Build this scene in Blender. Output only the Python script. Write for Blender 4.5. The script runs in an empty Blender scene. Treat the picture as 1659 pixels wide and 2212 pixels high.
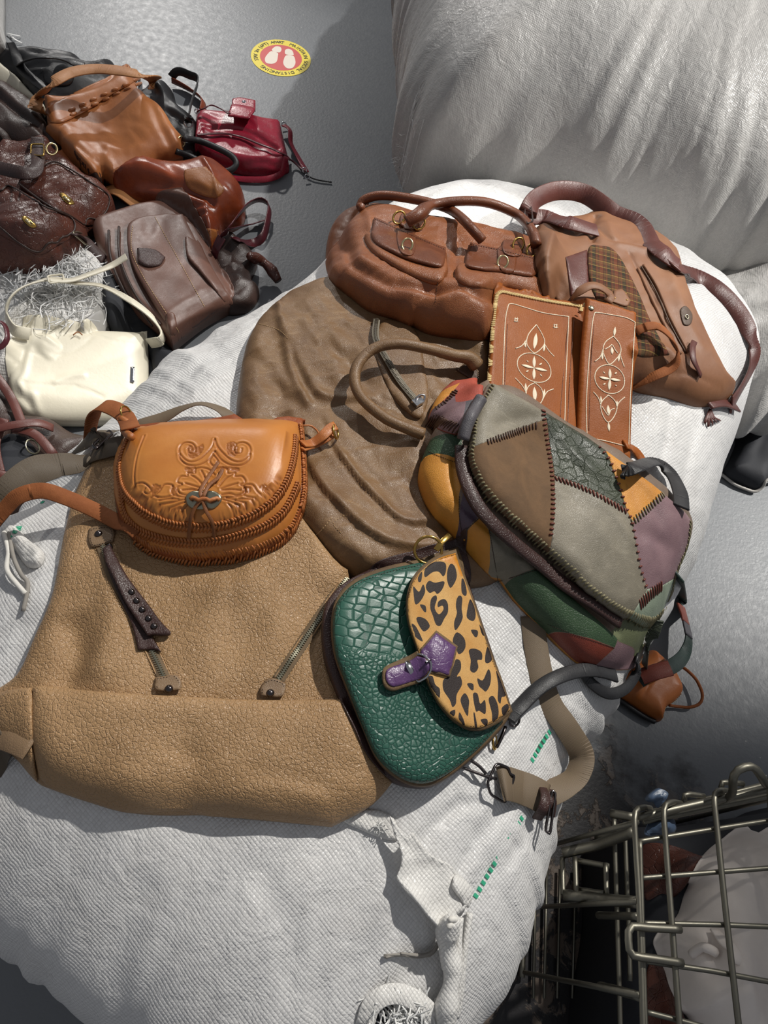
import bpy, math, random
import numpy as np
from mathutils import Vector, Matrix
from mathutils.geometry import delaunay_2d_cdt

random.seed(7); RNG = np.random.default_rng(7)
SC = bpy.context.scene
COL = SC.collection

# ------------------------------------------------------------------ camera
FPX, CAMH = 1662.0, 1.6
PITCH, ROLL = math.radians(61.0), math.radians(16.0)
_d = np.array([0, math.cos(PITCH), -math.sin(PITCH)])
_r = np.array([1.0, 0, 0]); _u = np.cross(_r, _d)
CR = math.cos(ROLL) * _r + math.sin(ROLL) * _u
CU = -math.sin(ROLL) * _r + math.cos(ROLL) * _u
CP = np.array([0, 0, CAMH])
cam_data = bpy.data.cameras.new('camera')
cam = bpy.data.objects.new('camera', cam_data); COL.objects.link(cam)
cam_data.sensor_fit = 'VERTICAL'; cam_data.sensor_height = 36.0
cam_data.lens = FPX / 2212.0 * 36.0
cam_data.clip_start = 0.02; cam_data.clip_end = 60
_m = Matrix(((CR[0], CU[0], -_d[0], CP[0]), (CR[1], CU[1], -_d[1], CP[1]), (CR[2], CU[2], -_d[2], CP[2]), (0, 0, 0, 1)))
cam.matrix_world = _m
SC.camera = cam

# ------------------------------------------------------------------ light
SC.view_settings.view_transform = 'Standard'; SC.view_settings.look = 'None'
SC.view_settings.gamma = 1.0; SC.view_settings.exposure = 0.0
world = bpy.data.worlds.new('shop_air'); SC.world = world; world.use_nodes = True
world.node_tree.nodes['Background'].inputs[0].default_value = (0.90, 0.93, 1.0, 1)
world.node_tree.nodes['Background'].inputs[1].default_value = 0.21

def spot(name, loc, target, watts, angle, blend, size, color):
    l = bpy.data.lights.new(name, 'SPOT'); l.energy = watts; l.spot_size = math.radians(angle)
    l.spot_blend = blend; l.shadow_soft_size = size; l.color = color
    o = bpy.data.objects.new(name, l); COL.objects.link(o); o.location = loc
    o.rotation_euler = (Vector(target) - Vector(loc)).to_track_quat('-Z', 'Y').to_euler()
    return o
spot('track_or_fill_spot', (1.75, 3.5, 4.9), (-0.25, 0.43, 0.5), 1300, 20, 0.45, 0.05, (1.0, 0.965, 0.90))
spot('track_or_fill_spot', (4.2, 3.0, 4.2), (1.25, 2.1, 0.6), 2000, 28, 0.75, 0.06, (1.0, 0.97, 0.92))
spot('track_or_fill_spot', (-3.4, 7.0, 3.5), (-0.9, 2.3, 0.0), 620, 34, 0.8, 0.12, (1.0, 0.97, 0.93))
spot('track_or_fill_spot', (1.2, 4.2, 3.6), (-0.95, 1.75, 0.1), 580, 31, 0.8, 0.05, (1.0, 0.97, 0.93))  # added fill lamp, brightens the heap at the upper left

# ------------------------------------------------------------------ height grid of everything laid down so far
GX0, GY0, GR, GNX, GNY = -2.2, -0.8, 0.004, 1250, 1200
TOP = np.zeros((GNY, GNX))
def gsample(A, x, y):
    fx = np.clip((np.asarray(x) - GX0) / GR, 0, GNX - 1.001); fy = np.clip((np.asarray(y) - GY0) / GR, 0, GNY - 1.001)
    i = fx.astype(int); j = fy.astype(int); u = fx - i; v = fy - j
    return (A[j, i] * (1 - u) * (1 - v) + A[j, i + 1] * u * (1 - v) + A[j + 1, i] * (1 - u) * v + A[j + 1, i + 1] * u * v)
def top(x, y): return gsample(TOP, x, y)
def rays(p):
    p = np.asarray(p, float).reshape(-1, 2)
    return _d[None] * FPX + CR[None] * (p[:, :1] - 829.5) + CU[None] * (1106 - p[:, 1:2])
def atz(p, z):
    v = rays(p); t = (np.asarray(z) - CAMH) / v[:, 2]
    return CP[None] + v * t[:, None]
def hit(p, off=0.0):
    """where the view of each photo point meets the surface laid so far, raised by off"""
    p = np.asarray(p, float).reshape(-1, 2); v = rays(p); n = len(p)
    off = np.broadcast_to(np.asarray(off, float), (n,))
    zs = np.linspace(1.35, 0.0, 541)
    t = (zs[None] - CAMH) / v[:, 2][:, None]
    X = v[:, 0][:, None] * t; Y = v[:, 1][:, None] * t
    S = top(X, Y) + off[:, None]
    ok = S >= zs[None]; k = np.argmax(ok, 1); k = np.where(ok.any(1), k, 540); k = np.maximum(k, 1)
    lo = zs[k]; hi = zs[k - 1]
    for _ in range(12):
        m = (lo + hi) / 2; tt = (m - CAMH) / v[:, 2]
        s = top(v[:, 0] * tt, v[:, 1] * tt) + off
        c = s >= m; lo = np.where(c, m, lo); hi = np.where(c, hi, m)
    tt = (lo - CAMH) / v[:, 2]
    return np.stack([v[:, 0] * tt, v[:, 1] * tt, lo], 1)

def blur(A, s):
    r = max(1, int(round(s / GR)))
    k = np.exp(-0.5 * (np.arange(-2 * r, 2 * r + 1) / r) ** 2); k /= k.sum()
    P = np.pad(A, 2 * r, mode='edge')
    P = sum(k[i] * P[i:i + A.shape[0]] for i in range(len(k)))
    return sum(k[i] * P[:, i:i + A.shape[1]] for i in range(len(k)))

# ------------------------------------------------------------------ 2-D helpers
def catmull(P, n=8, closed=False):
    P = np.asarray(P, float); N = len(P); out = []
    rng = range(N) if closed else range(N - 1)
    for i in rng:
        if closed: a, b, c, d = P[(i - 1) % N], P[i], P[(i + 1) % N], P[(i + 2) % N]
        else: a, b, c, d = P[max(i - 1, 0)], P[i], P[i + 1], P[min(i + 2, N - 1)]
        for t in np.linspace(0, 1, n, endpoint=False):
            out.append(0.5 * ((2 * b) + (-a + c) * t + (2 * a - 5 * b + 4 * c - d) * t * t + (-a + 3 * b - 3 * c + d) * t ** 3))
    if not closed: out.append(P[-1])
    return np.array(out)
def outline(pts, n=7):
    """closed outline; a point (x, y, 1) is a sharp corner"""
    N = len(pts); cs = [i for i, p in enumerate(pts) if len(p) > 2]
    P = np.array([p[:2] for p in pts], float)
    if not cs: return catmull(P, n, True)
    out = []
    for a, b in zip(cs, cs[1:] + [cs[0] + N]):
        seg = P[[i % N for i in range(a, b + 1)]]
        out.append(catmull(seg, n)[:-1])
    return np.concatenate(out)
def resample(P, step, closed=False):
    P = np.asarray(P, float)
    if closed: P = np.vstack([P, P[:1]])
    d = np.r_[0, np.cumsum(np.linalg.norm(np.diff(P, axis=0), axis=1))]
    n = max(2, int(round(d[-1] / step)))
    s = np.linspace(0, d[-1], n + 1)
    if closed: s = s[:-1]
    return np.stack([np.interp(s, d, P[:, k]) for k in range(P.shape[1])], 1)
def seg_dist(Q, L, closed=False):
    """distance, signed side and run of points Q to polyline L (all 2-D)"""
    A = L[:, :2]; B = np.vstack([A[1:], A[:1]]) if closed else A[1:]
    if not closed: A = A[:-1]
    D = np.full(len(Q), 1e9); S = np.zeros(len(Q)); T = np.zeros(len(Q)); n = len(A)
    for i in range(n):
        a, b = A[i], B[i]; ab = b - a; l2 = ab @ ab
        if l2 < 1e-14: continue
        w = Q - a; t = np.clip((w @ ab) / l2, 0, 1); e = w - t[:, None] * ab
        d = np.hypot(e[:, 0], e[:, 1]); m = d < D
        D[m] = d[m]; S[m] = np.sign(ab[0] * w[m, 1] - ab[1] * w[m, 0]); T[m] = (i + t[m]) / n
    return D, S, T
def inside(Q, P):
    c = np.zeros(len(Q), bool); n = len(P); x, y = Q[:, 0], Q[:, 1]
    for i in range(n):
        x1, y1 = P[i, :2]; x2, y2 = P[(i + 1) % n, :2]
        if y1 == y2: continue
        m = ((y1 > y) != (y2 > y)) & (x < (x2 - x1) * (y - y1) / (y2 - y1) + x1)
        c ^= m
    return c
def _h(i, j, s):
    v = np.sin(i * 127.1 + j * 311.7 + s * 74.7) * 43758.5453
    return v - np.floor(v)
def vnoise(x, y, s=0):
    i = np.floor(x); j = np.floor(y); u = x - i; v = y - j
    u = u * u * u * (u * (u * 6 - 15) + 10); v = v * v * v * (v * (v * 6 - 15) + 10)
    return (_h(i, j, s) * (1 - u) + _h(i + 1, j, s) * u) * (1 - v) + (_h(i, j + 1, s) * (1 - u) + _h(i + 1, j + 1, s) * u) * v - 0.5
def wrinkle(x, y, spec):
    """sum of (amplitude, scale, stretch, direction in degrees, seed[, ridged])"""
    h = np.zeros_like(x)
    for w in spec:
        amp, sc, st, ang, sd = w[:5]; c, s = math.cos(math.radians(ang)), math.sin(math.radians(ang))
        u = (x * c + y * s) / (sc * st); v = (-x * s + y * c) / sc
        u2 = u + 0.6 * vnoise(u * .7 + 9, v * .7, sd + 5); v2 = v + 0.9 * vnoise(u * .6, v * .6 + 4, sd + 9)
        n = vnoise(u2, v2, sd) * 2
        if len(w) > 5: n = 1 - 2.2 * np.abs(n); n = np.maximum(n, -0.2)
        h += amp * n
    return h
def fold_height(Q, folds):
    h = np.zeros(len(Q))
    for L, amp, sig, kind in folds:
        d, s, t = seg_dist(Q, L)
        if kind == 'r': h += amp * np.exp(-(d / sig) ** 2)
        elif kind == 'v': h += amp * np.exp(-d / sig)
        elif kind == 's':
            e = np.exp(-(d / sig)) * np.sin(np.pi * np.clip(t, 0.02, 0.98)) ** 0.4
            h += amp * e * 0.5 * (1 + np.tanh(s * d / (0.12 * sig)))
        elif kind == 'p':    # plateau on the left of the line
            h += amp * 0.5 * (1 + np.tanh(s * d / sig)) * (np.abs(d) < 9)
    return h

# ------------------------------------------------------------------ objects
def link(name, me, parent=None, mats=()):
    o = bpy.data.objects.new(name, me); COL.objects.link(o)
    for m in mats: me.materials.append(m)
    if parent is not None: o.parent = parent
    return o
def thing(name, label, cat, loc, rotz=0.0, group=None):
    o = bpy.data.objects.new(name, None); COL.objects.link(o)
    o.empty_display_size = 0.05
    o.location = [float(v) for v in loc]; o.rotation_euler = (0, 0, rotz)
    o['label'] = label; o['category'] = cat
    if group: o['group'] = group
    return o
def root_of(o):
    while o.parent is not None: o = o.parent
    return o
def to_local(V, parent):
    V = np.asarray(V, float)
    if parent is None: return V
    r = root_of(parent); a = r.rotation_euler[2]; p = V - np.array(r.location)[None]
    c, s = math.cos(a), math.sin(a)
    return np.stack([p[:, 0] * c + p[:, 1] * s, -p[:, 0] * s + p[:, 1] * c, p[:, 2]], 1)
def mesh_obj(name, V, Fs, mats, parent=None, smooth=True, midx=None, uv=None):
    me = bpy.data.meshes.new(name)
    me.from_pydata([tuple(map(float, v)) for v in to_local(V, parent)], [], [tuple(int(i) for i in f) for f in Fs])
    if not isinstance(mats, (list, tuple)): mats = [mats]
    for m in mats: me.materials.append(m)
    if midx is not None: me.polygons.foreach_set('material_index', np.asarray(midx, dtype=np.int32))
    if smooth: me.polygons.foreach_set('use_smooth', [True] * len(me.polygons))
    if uv is not None:
        l = me.uv_layers.new(name='surface'); vi = np.zeros(len(me.loops), dtype=np.int32); me.loops.foreach_get('vertex_index', vi)
        l.data.foreach_set('uv', np.asarray(uv)[vi].astype(np.float32).ravel())
    me.update()
    o = bpy.data.objects.new(name, me); COL.objects.link(o)
    if parent is not None: o.parent = parent
    return o
class MB:
    """collects pieces of one part"""
    def __init__(s): s.V = []; s.F = []; s.M = []; s.n = 0
    def add(s, V, F, m=0):
        V = np.asarray(V, float); s.V.append(V); s.F += [tuple(i + s.n for i in f) for f in F]; s.M += [m] * len(F); s.n += len(V)
    def build(s, name, mats, parent=None, smooth=True):
        return mesh_obj(name, np.concatenate(s.V), s.F, mats, parent, smooth, s.M)

def frames(P, twist=0.0, up=(0, 0, 1), closed=False):
    P = np.asarray(P, float)
    if closed: T = np.roll(P, -1, 0) - np.roll(P, 1, 0)
    else: T = np.gradient(P, axis=0)
    T /= np.linalg.norm(T, axis=1)[:, None] + 1e-12
    up = np.asarray(up, float); W = np.cross(T, up[None]); l = np.linalg.norm(W, axis=1)
    last = None
    for i in range(len(W)):
        if l[i] < 0.15 and last is not None:
            w = last - (last @ T[i]) * T[i]; W[i] = w / (np.linalg.norm(w) + 1e-9)
        else: W[i] /= l[i] + 1e-9
        if last is not None and W[i] @ last < -0.5 and l[i] < 0.3: W[i] = -W[i]
        last = W[i]
    N = np.cross(W, T)
    a = np.radians(np.broadcast_to(twist, (len(P),)))[:, None]
    return T, W * np.cos(a) + N * np.sin(a), -W * np.sin(a) + N * np.cos(a)
def sweep(P, sec, twist=0.0, closed=False, scale=None, cap=True, up=(0, 0, 1)):
    """sweep a 2-D section (width, height) along P; returns V, F"""
    P = np.asarray(P, float); sec = np.asarray(sec, float); n, m = len(P), len(sec)
    T, W, N = frames(P, twist, up, closed)
    sc = np.ones((n, 2)) if scale is None else np.asarray(scale, float)
    if sc.ndim == 1: sc = np.stack([sc, sc], 1)
    V = P[:, None] + W[:, None] * (sec[None, :, :1] * sc[:, None, :1]) + N[:, None] * (sec[None, :, 1:] * sc[:, None, 1:])
    F = []
    for i in range(n if closed else n - 1):
        a, b = i * m, ((i + 1) % n) * m
        for k in range(m): F.append((a + k, a + (k + 1) % m, b + (k + 1) % m, b + k))
    if cap and not closed:
        F.append(tuple(range(m))[::-1]); F.append(tuple((n - 1) * m + k for k in range(m)))
    return V.reshape(-1, 3), F
def circ(r, n=8): return [(r * math.cos(a), r * math.sin(a)) for a in np.linspace(0, 2 * math.pi, n, endpoint=False)]
def rect(w, t):
    e = min(t * 0.3, w * .2); a, b = w / 2, t / 2
    return [(-a, -b + e), (-a + e, -b), (a - e, -b), (a, -b + e), (a, b - e), (a - e, b), (0, b * 1.12), (-a + e, b), (-a, b - e)]
def tube(name, P, r, mat, parent=None, n=8, closed=False, scale=None):
    V, F = sweep(P, circ(r, n), closed=closed, scale=scale); return mesh_obj(name, V, F, mat, parent)
def path3(pts, step=0.006, off=0.0, clear=None):
    """3-D curve from (x, y, lift[, twist]) photo points over the surface laid so far"""
    P = np.array([p[:2] for p in pts], float); o = np.array([(p[2] if len(p) > 2 else 0) + off for p in pts])
    tw = np.array([p[3] if len(p) > 3 else 0.0 for p in pts])
    H_ = hit(P, o)
    for i, p in enumerate(pts):     # a fifth value is a height of its own, for a strap that hangs free
        if len(p) > 4: H_[i] = atz([p[:2]], p[4])[0]
    Q = np.hstack([H_, tw[:, None]])
    Q = resample(catmull(Q, 10), step)
    # smooth heights, keep above what lies below
    z = Q[:, 2].copy()
    for _ in range(3):
        z[1:-1] = (z[:-2] + 2 * z[1:-1] + z[2:]) / 4
    if clear is not None: z = np.maximum(z, top(Q[:, 0], Q[:, 1]) + clear)
    for _ in range(2): z[1:-1] = (z[:-2] + 2 * z[1:-1] + z[2:]) / 4
    Q[:, 2] = z
    return Q[:, :3], Q[:, 3]
def strap(name, pts, w, t, mat, parent=None, step=0.006, clear=True, taper=None, lay=False):
    P, tw = path3(pts, step, t / 2, t / 2 + 0.0008 if clear else None)
    sc = None
    if taper is not None: sc = np.stack([np.interp(np.linspace(0, 1, len(P)), np.linspace(0, 1, len(taper)), taper), np.ones(len(P))], 1)
    V, F = sweep(P, rect(w, t), tw, scale=sc)
    o = mesh_obj(name, V, F, mat, parent)
    if lay: lay_line(P, w / 2, t)
    return o
def cord(name, pts, r, mat, parent=None, step=0.005, clear=True, n=8, scale=None):
    P, _ = path3(pts, step, r, r if clear else None)
    if scale is not None: scale = np.interp(np.linspace(0, 1, len(P)), np.linspace(0, 1, len(scale)), scale)
    V, F = sweep(P, circ(r, n), scale=scale); return mesh_obj(name, V, F, mat, parent)
def lay_line(P, hw, t):
    global TOP
    x0, x1 = P[:, 0].min() - hw, P[:, 0].max() + hw; y0, y1 = P[:, 1].min() - hw, P[:, 1].max() + hw
    i0, i1 = int((x0 - GX0) / GR), int((x1 - GX0) / GR) + 2; j0, j1 = int((y0 - GY0) / GR), int((y1 - GY0) / GR) + 2
    X, Y = np.meshgrid(GX0 + GR * np.arange(i0, i1), GY0 + GR * np.arange(j0, j1)); Q = np.stack([X.ravel(), Y.ravel()], 1)
    R = resample(P, 0.02); d, s, tt = seg_dist(Q, R)
    z = np.interp(tt, np.linspace(0, 1, len(R)), R[:, 2]) + t / 2
    sub = TOP[j0:j1, i0:i1].ravel(); m = (d < hw) & (z - sub < 0.012)
    sub[m] = np.maximum(sub[m], z[m]); TOP[j0:j1, i0:i1] = sub.reshape(X.shape)

def Z(pts, ox, oy, s):
    return [(ox + q[0] / s, oy + q[1] / s) + tuple(q[2:]) for q in pts]

def pad(name, pts, mat, parent=None, H=0.02, R=0.03, rim=0.004, off=None, folds=(), wr=(), sb=0.02, res=0.005,
        p=2.2, n=7, base=0.0, stiff=False, update=True, regions=None, split=None, xy=False, tool=None, cut=(), edge_wr=0.0, tilt=None, midx0=0, under=None):
    """a soft or stiff bag panel laid on whatever lies below: outline in photo points, height H at its belly,
    rounded over R from the rim. regions = [(outline, material index)], split = names of separate patch meshes"""
    global TOP
    O = outline(pts, n)
    OX = O if xy else hit(O, (rim * .5 if off is None else off) + base)[:, :2]
    OX = resample_keep(OX, res * 0.8)
    if edge_wr: 
        nrm = np.roll(OX, -1, 0) - np.roll(OX, 1, 0); nrm = np.stack([nrm[:, 1], -nrm[:, 0]], 1); nrm /= np.linalg.norm(nrm, axis=1)[:, None] + 1e-9
        OX = OX + nrm * (edge_wr * 2 * vnoise(OX[:, 0] * 60, OX[:, 1] * 60, 3))[:, None]
    x0, y0 = OX.min(0); x1, y1 = OX.max(0)
    # support
    m = 0.08
    i0, i1 = max(0, int((x0 - m - GX0) / GR)), min(GNX, int((x1 + m - GX0) / GR) + 2)
    j0, j1 = max(0, int((y0 - m - GY0) / GR)), min(GNY, int((y1 + m - GY0) / GR) + 2)
    sub = TOP[j0:j1, i0:i1]; gx, gy = np.meshgrid(GX0 + GR * np.arange(i0, i1), GY0 + GR * np.arange(j0, j1))
    GQ = np.stack([gx.ravel(), gy.ravel()], 1); gin = inside(GQ, OX)
    if stiff:
        A = np.stack([GQ[gin, 0], GQ[gin, 1], np.ones(gin.sum())], 1); z = sub.ravel()[gin]
        co = np.linalg.lstsq(A, z, rcond=None)[0]; rr = z - A @ co
        co[2] += np.percentile(rr, stiff if stiff is not True else 70)
        if not xy:   # outline points back onto the panel's own plane
            v = rays(O); k = co[2] + base + rim * .6; tt = (k + co[0] * CP[0] + co[1] * CP[1] - CP[2]) / (v[:, 2] - co[0] * v[:, 0] - co[1] * v[:, 1])
            OX = resample_keep((CP[None] + v * tt[:, None])[:, :2], res * .8); x0, y0 = OX.min(0); x1, y1 = OX.max(0)
            GQ = np.stack([gx.ravel(), gy.ravel()], 1); gin = inside(GQ, OX)
        S = gx * co[0] + gy * co[1] + co[2]
    else:
        S = blur(sub, sb)
    def samp(Am, q):
        fx = np.clip((q[:, 0] - GX0) / GR - i0, 0, Am.shape[1] - 1.001); fy = np.clip((q[:, 1] - GY0) / GR - j0, 0, Am.shape[0] - 1.001)
        i = fx.astype(int); j = fy.astype(int); u = fx - i; v = fy - j
        return Am[j, i] * (1 - u) * (1 - v) + Am[j, i + 1] * u * (1 - v) + Am[j + 1, i] * (1 - u) * v + Am[j + 1, i + 1] * u * v
    FL = []
    for L, amp, sig, kind in folds:
        L2 = np.asarray(L, float)
        if not xy: L2 = hit(catmull(L2[:, :2], 5) if len(L2) > 2 else L2, base + H * 0.7)[:, :2]
        FL.append((L2, amp, sig, kind))
    def height(q):
        d, _, _ = seg_dist(q, OX, True)
        u = 1 - np.minimum(d / R, 1)
        h = rim + (H - rim) * np.maximum(1 - u ** p, 0) ** (1 / p)
        k = np.clip(d / (R * 0.6 + 1e-6), 0.0, 1)
        if wr: h = h + wrinkle(q[:, 0], q[:, 1], wr) * (0.25 + 0.75 * k)
        if FL: h = h + fold_height(q, FL) * np.clip(d / 0.006, 0.15, 1)
        h = np.maximum(h, min(rim, 0.0015))
        if tool is not None: h = h + tool(q)
        h = h + base
        if tilt is not None: h = h + tilt(q, d)
        s = samp(S, q); t = samp(sub, q)
        return np.maximum(s + h, t + 0.0012 + np.minimum(0.002, h * .2)), s, t
    # points
    ins = [0.0012, 0.003, 0.0065, 0.011, 0.017] if H > 0.008 else [min(0.002, res * .6)]
    P = [OX]; edges = [(i, (i + 1) % len(OX)) for i in range(len(OX))]; cnt = len(OX)
    regs = []
    if regions:
        for rp, k in regions:
            ro = outline(rp, 5); rx = hit(ro, base + H * 0.8)[:, :2]; rx = resample_keep(rx, res)
            regs.append((rx, k)); P.append(rx); edges += [(cnt + i, cnt + (i + 1) % len(rx)) for i in range(len(rx))]; cnt += len(rx)
    nx = int((x1 - x0) / res) + 2; ny = int((y1 - y0) / (res * .87)) + 2
    ii, jj = np.meshgrid(np.arange(nx), np.arange(ny))
    G = np.stack([(x0 + (ii + 0.5 * (jj % 2)) * res).ravel(), (y0 + jj * res * .87).ravel()], 1)
    G = G[inside(G, OX)]; d, _, _ = seg_dist(G, OX, True); lim = ins[-1] + res * .5 if R < 0.2 else res * .5
    if len(ins) > 1 and R > 0.008:
        G = G[d > lim]
        nrm = np.roll(OX, -1, 0) - np.roll(OX, 1, 0); nrm = np.stack([-nrm[:, 1], nrm[:, 0]], 1); nrm /= np.linalg.norm(nrm, axis=1)[:, None] + 1e-9
        area = 0.5 * np.sum(OX[:, 0] * np.roll(OX[:, 1], -1) - np.roll(OX[:, 0], -1) * OX[:, 1])
        if area < 0: nrm = -nrm
        for o_ in ins:
            C = OX + nrm * o_; dc, _, _ = seg_dist(C, OX, True); C = C[(dc > o_ * .9) & inside(C, OX)]; P.append(C)
    else: G = G[d > res * .4]
    if tool is not None or regions:
        pass
    P.append(G); A = np.concatenate(P)
    vv, _, ff, _, _, _ = delaunay_2d_cdt([Vector((float(a), float(b))) for a, b in A], edges, [], 1, 1e-6)
    V2 = np.array([(v.x, v.y) for v in vv]); ff = [tuple(f) for f in ff]
    if regs:
        cen = np.array([V2[list(f)].mean(0) for f in ff]); kp = inside(cen, OX); ff = [f for f, k in zip(ff, kp) if k]
    if cut:
        cen = np.array([V2[list(f)].mean(0) for f in ff]); keep = np.ones(len(ff), bool)
        for cp in cut: keep &= ~inside(cen, hit(outline(cp, 5), base + H * .6)[:, :2])
        ff = [f for f, k in zip(ff, keep) if k]
    # orient up
    f2 = []
    for f in ff:
        a, b, c = V2[f[0]], V2[f[1]], V2[f[2]]
        f2.append(f if (b[0] - a[0]) * (c[1] - a[1]) - (b[1] - a[1]) * (c[0] - a[0]) > 0 else f[::-1])
    ff = f2
    z, s, t = height(V2)
    if tool is None: zb = np.minimum(np.maximum(s + base, t + 0.0004), z - 0.001)
    else: zb = np.minimum(s + base, z - 0.001)
    if under is not None: zb = np.maximum(zb, z - under)
    midx = np.zeros(len(ff), int) + midx0
    if regs:
        cen = np.array([V2[list(f)].mean(0) for f in ff])
        for rx, k in regs: midx[inside(cen, rx)] = k
        if split:      # slivers left between patches join their neighbour
            ed = {}
            for fi, f in enumerate(ff):
                for p_, q_ in zip(f, f[1:] + f[:1]): ed.setdefault((min(p_, q_), max(p_, q_)), []).append(fi)
            nb = [[] for _ in ff]
            for v in ed.values():
                if len(v) == 2: nb[v[0]].append(v[1]); nb[v[1]].append(v[0])
            for k in range(len(split)):
                ids = set(np.nonzero(midx == k)[0].tolist()); comps = []
                while ids:
                    st = [ids.pop()]; cp_ = [st[0]]
                    while st:
                        u_ = st.pop()
                        for w_ in nb[u_]:
                            if w_ in ids: ids.remove(w_); st.append(w_); cp_.append(w_)
                    comps.append(cp_)
                comps.sort(key=len)
                for cp_ in comps[:-1]:
                    oth = [midx[w_] for u_ in cp_ for w_ in nb[u_] if midx[w_] != k]
                    if oth: midx[cp_] = max(set(oth), key=oth.count)
    def closed_mesh(nm, fs, mats, par, mi):
        used = sorted({i for f in fs for i in f}); mp = {k: i for i, k in enumerate(used)}; nU = len(used)
        Vt = np.column_stack([V2[used], z[used]]); Vb = np.column_stack([V2[used], zb[used]])
        F = [tuple(mp[i] for i in f) for f in fs]; cntE = {}
        for f in F:
            for a, b in zip(f, f[1:] + f[:1]): cntE[(a, b)] = 1
        bd = [e for e in cntE if (e[1], e[0]) not in cntE]
        F2 = F + [tuple(i + nU for i in f[::-1]) for f in F] + [(b, a, a + nU, b + nU) for a, b in bd]
        m2 = list(mi) + list(mi) + [int(mi[0])] * len(bd) if mi is not None else None
        return mesh_obj(nm, np.vstack([Vt, Vb]), F2, mats, par, True, m2)
    if split:
        obs = []
        for k, (nm, mt) in enumerate(split):
            fs = [f for f, q in zip(ff, midx) if q == k]
            if fs: obs.append(closed_mesh(nm, fs, mt, parent, None))
        ob = obs
    else: ob = closed_mesh(name, ff, mat, parent, midx)
    if update:
        zt, _, _ = height(GQ[gin]); flat = sub.ravel().copy(); 
        if cut:
            kk = np.ones(gin.sum(), bool)
            for cp in cut: kk &= ~inside(GQ[gin], hit(outline(cp, 5), base + H * .6)[:, :2])
            zt = np.where(kk, zt, flat[gin])
        flat[gin] = np.maximum(flat[gin], zt); TOP[j0:j1, i0:i1] = flat.reshape(sub.shape)
    return ob
def dye(ob, fn):
    """a pigment value per vertex, from where the dye was brushed"""
    me = ob.data; r = root_of(ob); n = len(me.vertices); V = np.zeros(n * 3); me.vertices.foreach_get('co', V); V = V.reshape(-1, 3)
    a = r.rotation_euler[2]; c, s = math.cos(a), math.sin(a); q = np.stack([V[:, 0] * c - V[:, 1] * s + r.location[0], V[:, 0] * s + V[:, 1] * c + r.location[1]], 1)
    at = me.attributes.new('dye', 'FLOAT', 'POINT'); at.data.foreach_set('value', fn(q).astype(np.float32))
def resample_keep(P, step):
    """closed polyline, corners kept"""
    out = []; n = len(P)
    for i in range(n):
        a, b = P[i], P[(i + 1) % n]; l = np.linalg.norm(b - a); k = max(1, int(round(l / step)))
        if l < 0.15 * step: continue
        for t in range(k): out.append(a + (b - a) * t / k)
    return np.array(out)

def capsule(a, b, r, n=6):
    a, b = np.asarray(a, float), np.asarray(b, float); d = b - a; l = np.linalg.norm(d) + 1e-9
    P = np.array([a - d / l * r * .6, a, (a + b) / 2, b, b + d / l * r * .6])
    return sweep(P, circ(r, n), scale=np.array([.35, .9, 1.1, .9, .35]))
def run(pts, step, off=0.0, closed=False, n=10):
    """even points with side directions on the surface laid so far"""
    P = np.array([p[:2] for p in pts], float)
    Q = hit(catmull(P, n, closed) if len(P) > 2 else resample(P, 6), off); Q = resample(Q, step, closed)
    T = np.gradient(Q, axis=0); T[:, 2] = 0; T /= np.linalg.norm(T, axis=1)[:, None] + 1e-9
    S = np.stack([-T[:, 1], T[:, 0], 0 * T[:, 0]], 1)
    Q[:, 2] = top(Q[:, 0], Q[:, 1]) + off
    return Q, T, S
def stitches(name, lines, mat, parent, step=0.004, ln=0.0026, r=0.0005, across=0.0, slant=0.0, lift=0.0004, jit=0.0, closed=False):
    mb = MB()
    for L in lines:
        Q, T, S = run(L, step, 0.0, closed)
        for q, t, s in zip(Q, T, S):
            d = t * math.cos(math.radians(slant)) + s * math.sin(math.radians(slant)) if not across else s * math.cos(math.radians(slant)) + t * math.sin(math.radians(slant))
            h = (across if across else ln) / 2 * (1 + jit * random.uniform(-1, 1))
            a, b = q - d * h, q + d * h
            a[2] = top(a[0], a[1]) + lift; b[2] = top(b[0], b[1]) + lift; c = (a + b) / 2; c[2] = max(c[2], float(top(c[0], c[1])) + lift) + r * .8
            V, F = sweep(np.array([a - [0, 0, r], a + (c - a) * .3 + [0, 0, r * .5], c, b + (c - b) * .3 + [0, 0, r * .5], b - [0, 0, r]]), circ(r, 5), scale=np.array([.6, 1, 1.1, 1, .6]))
            mb.add(V, F)
        ob = mb.build(name, mat, parent); mb = MB()
    return ob
def dome(mb, c, r, h=None, n=14, up=(0, 0, 1), m=0):
    h = r if h is None else h; up = np.asarray(up, float) / np.linalg.norm(up)
    a = np.cross(up, [1, 0, .01]); a /= np.linalg.norm(a); b = np.cross(up, a); V = []; F = []; K = 5
    for k in range(K):
        t = k / K * math.pi / 2
        for i in range(n):
            p = 2 * math.pi * i / n; V.append(c + r * math.cos(t) * (math.cos(p) * a + math.sin(p) * b) + h * math.sin(t) * up)
    V.append(c + h * up)
    for k in range(K - 1):
        for i in range(n): F.append((k * n + i, k * n + (i + 1) % n, (k + 1) * n + (i + 1) % n, (k + 1) * n + i))
    for i in range(n): F.append(((K - 1) * n + i, (K - 1) * n + (i + 1) % n, K * n))
    F.append(tuple(range(n))[::-1]); mb.add(np.array(V), F, m)
def stud(name, px, r, mat, parent, h=None, lift=0.0):
    c = hit([px], lift)[0]; c[2] -= 0.0005; mb = MB(); dome(mb, c, r, h); return mb.build(name, mat, parent)
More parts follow.
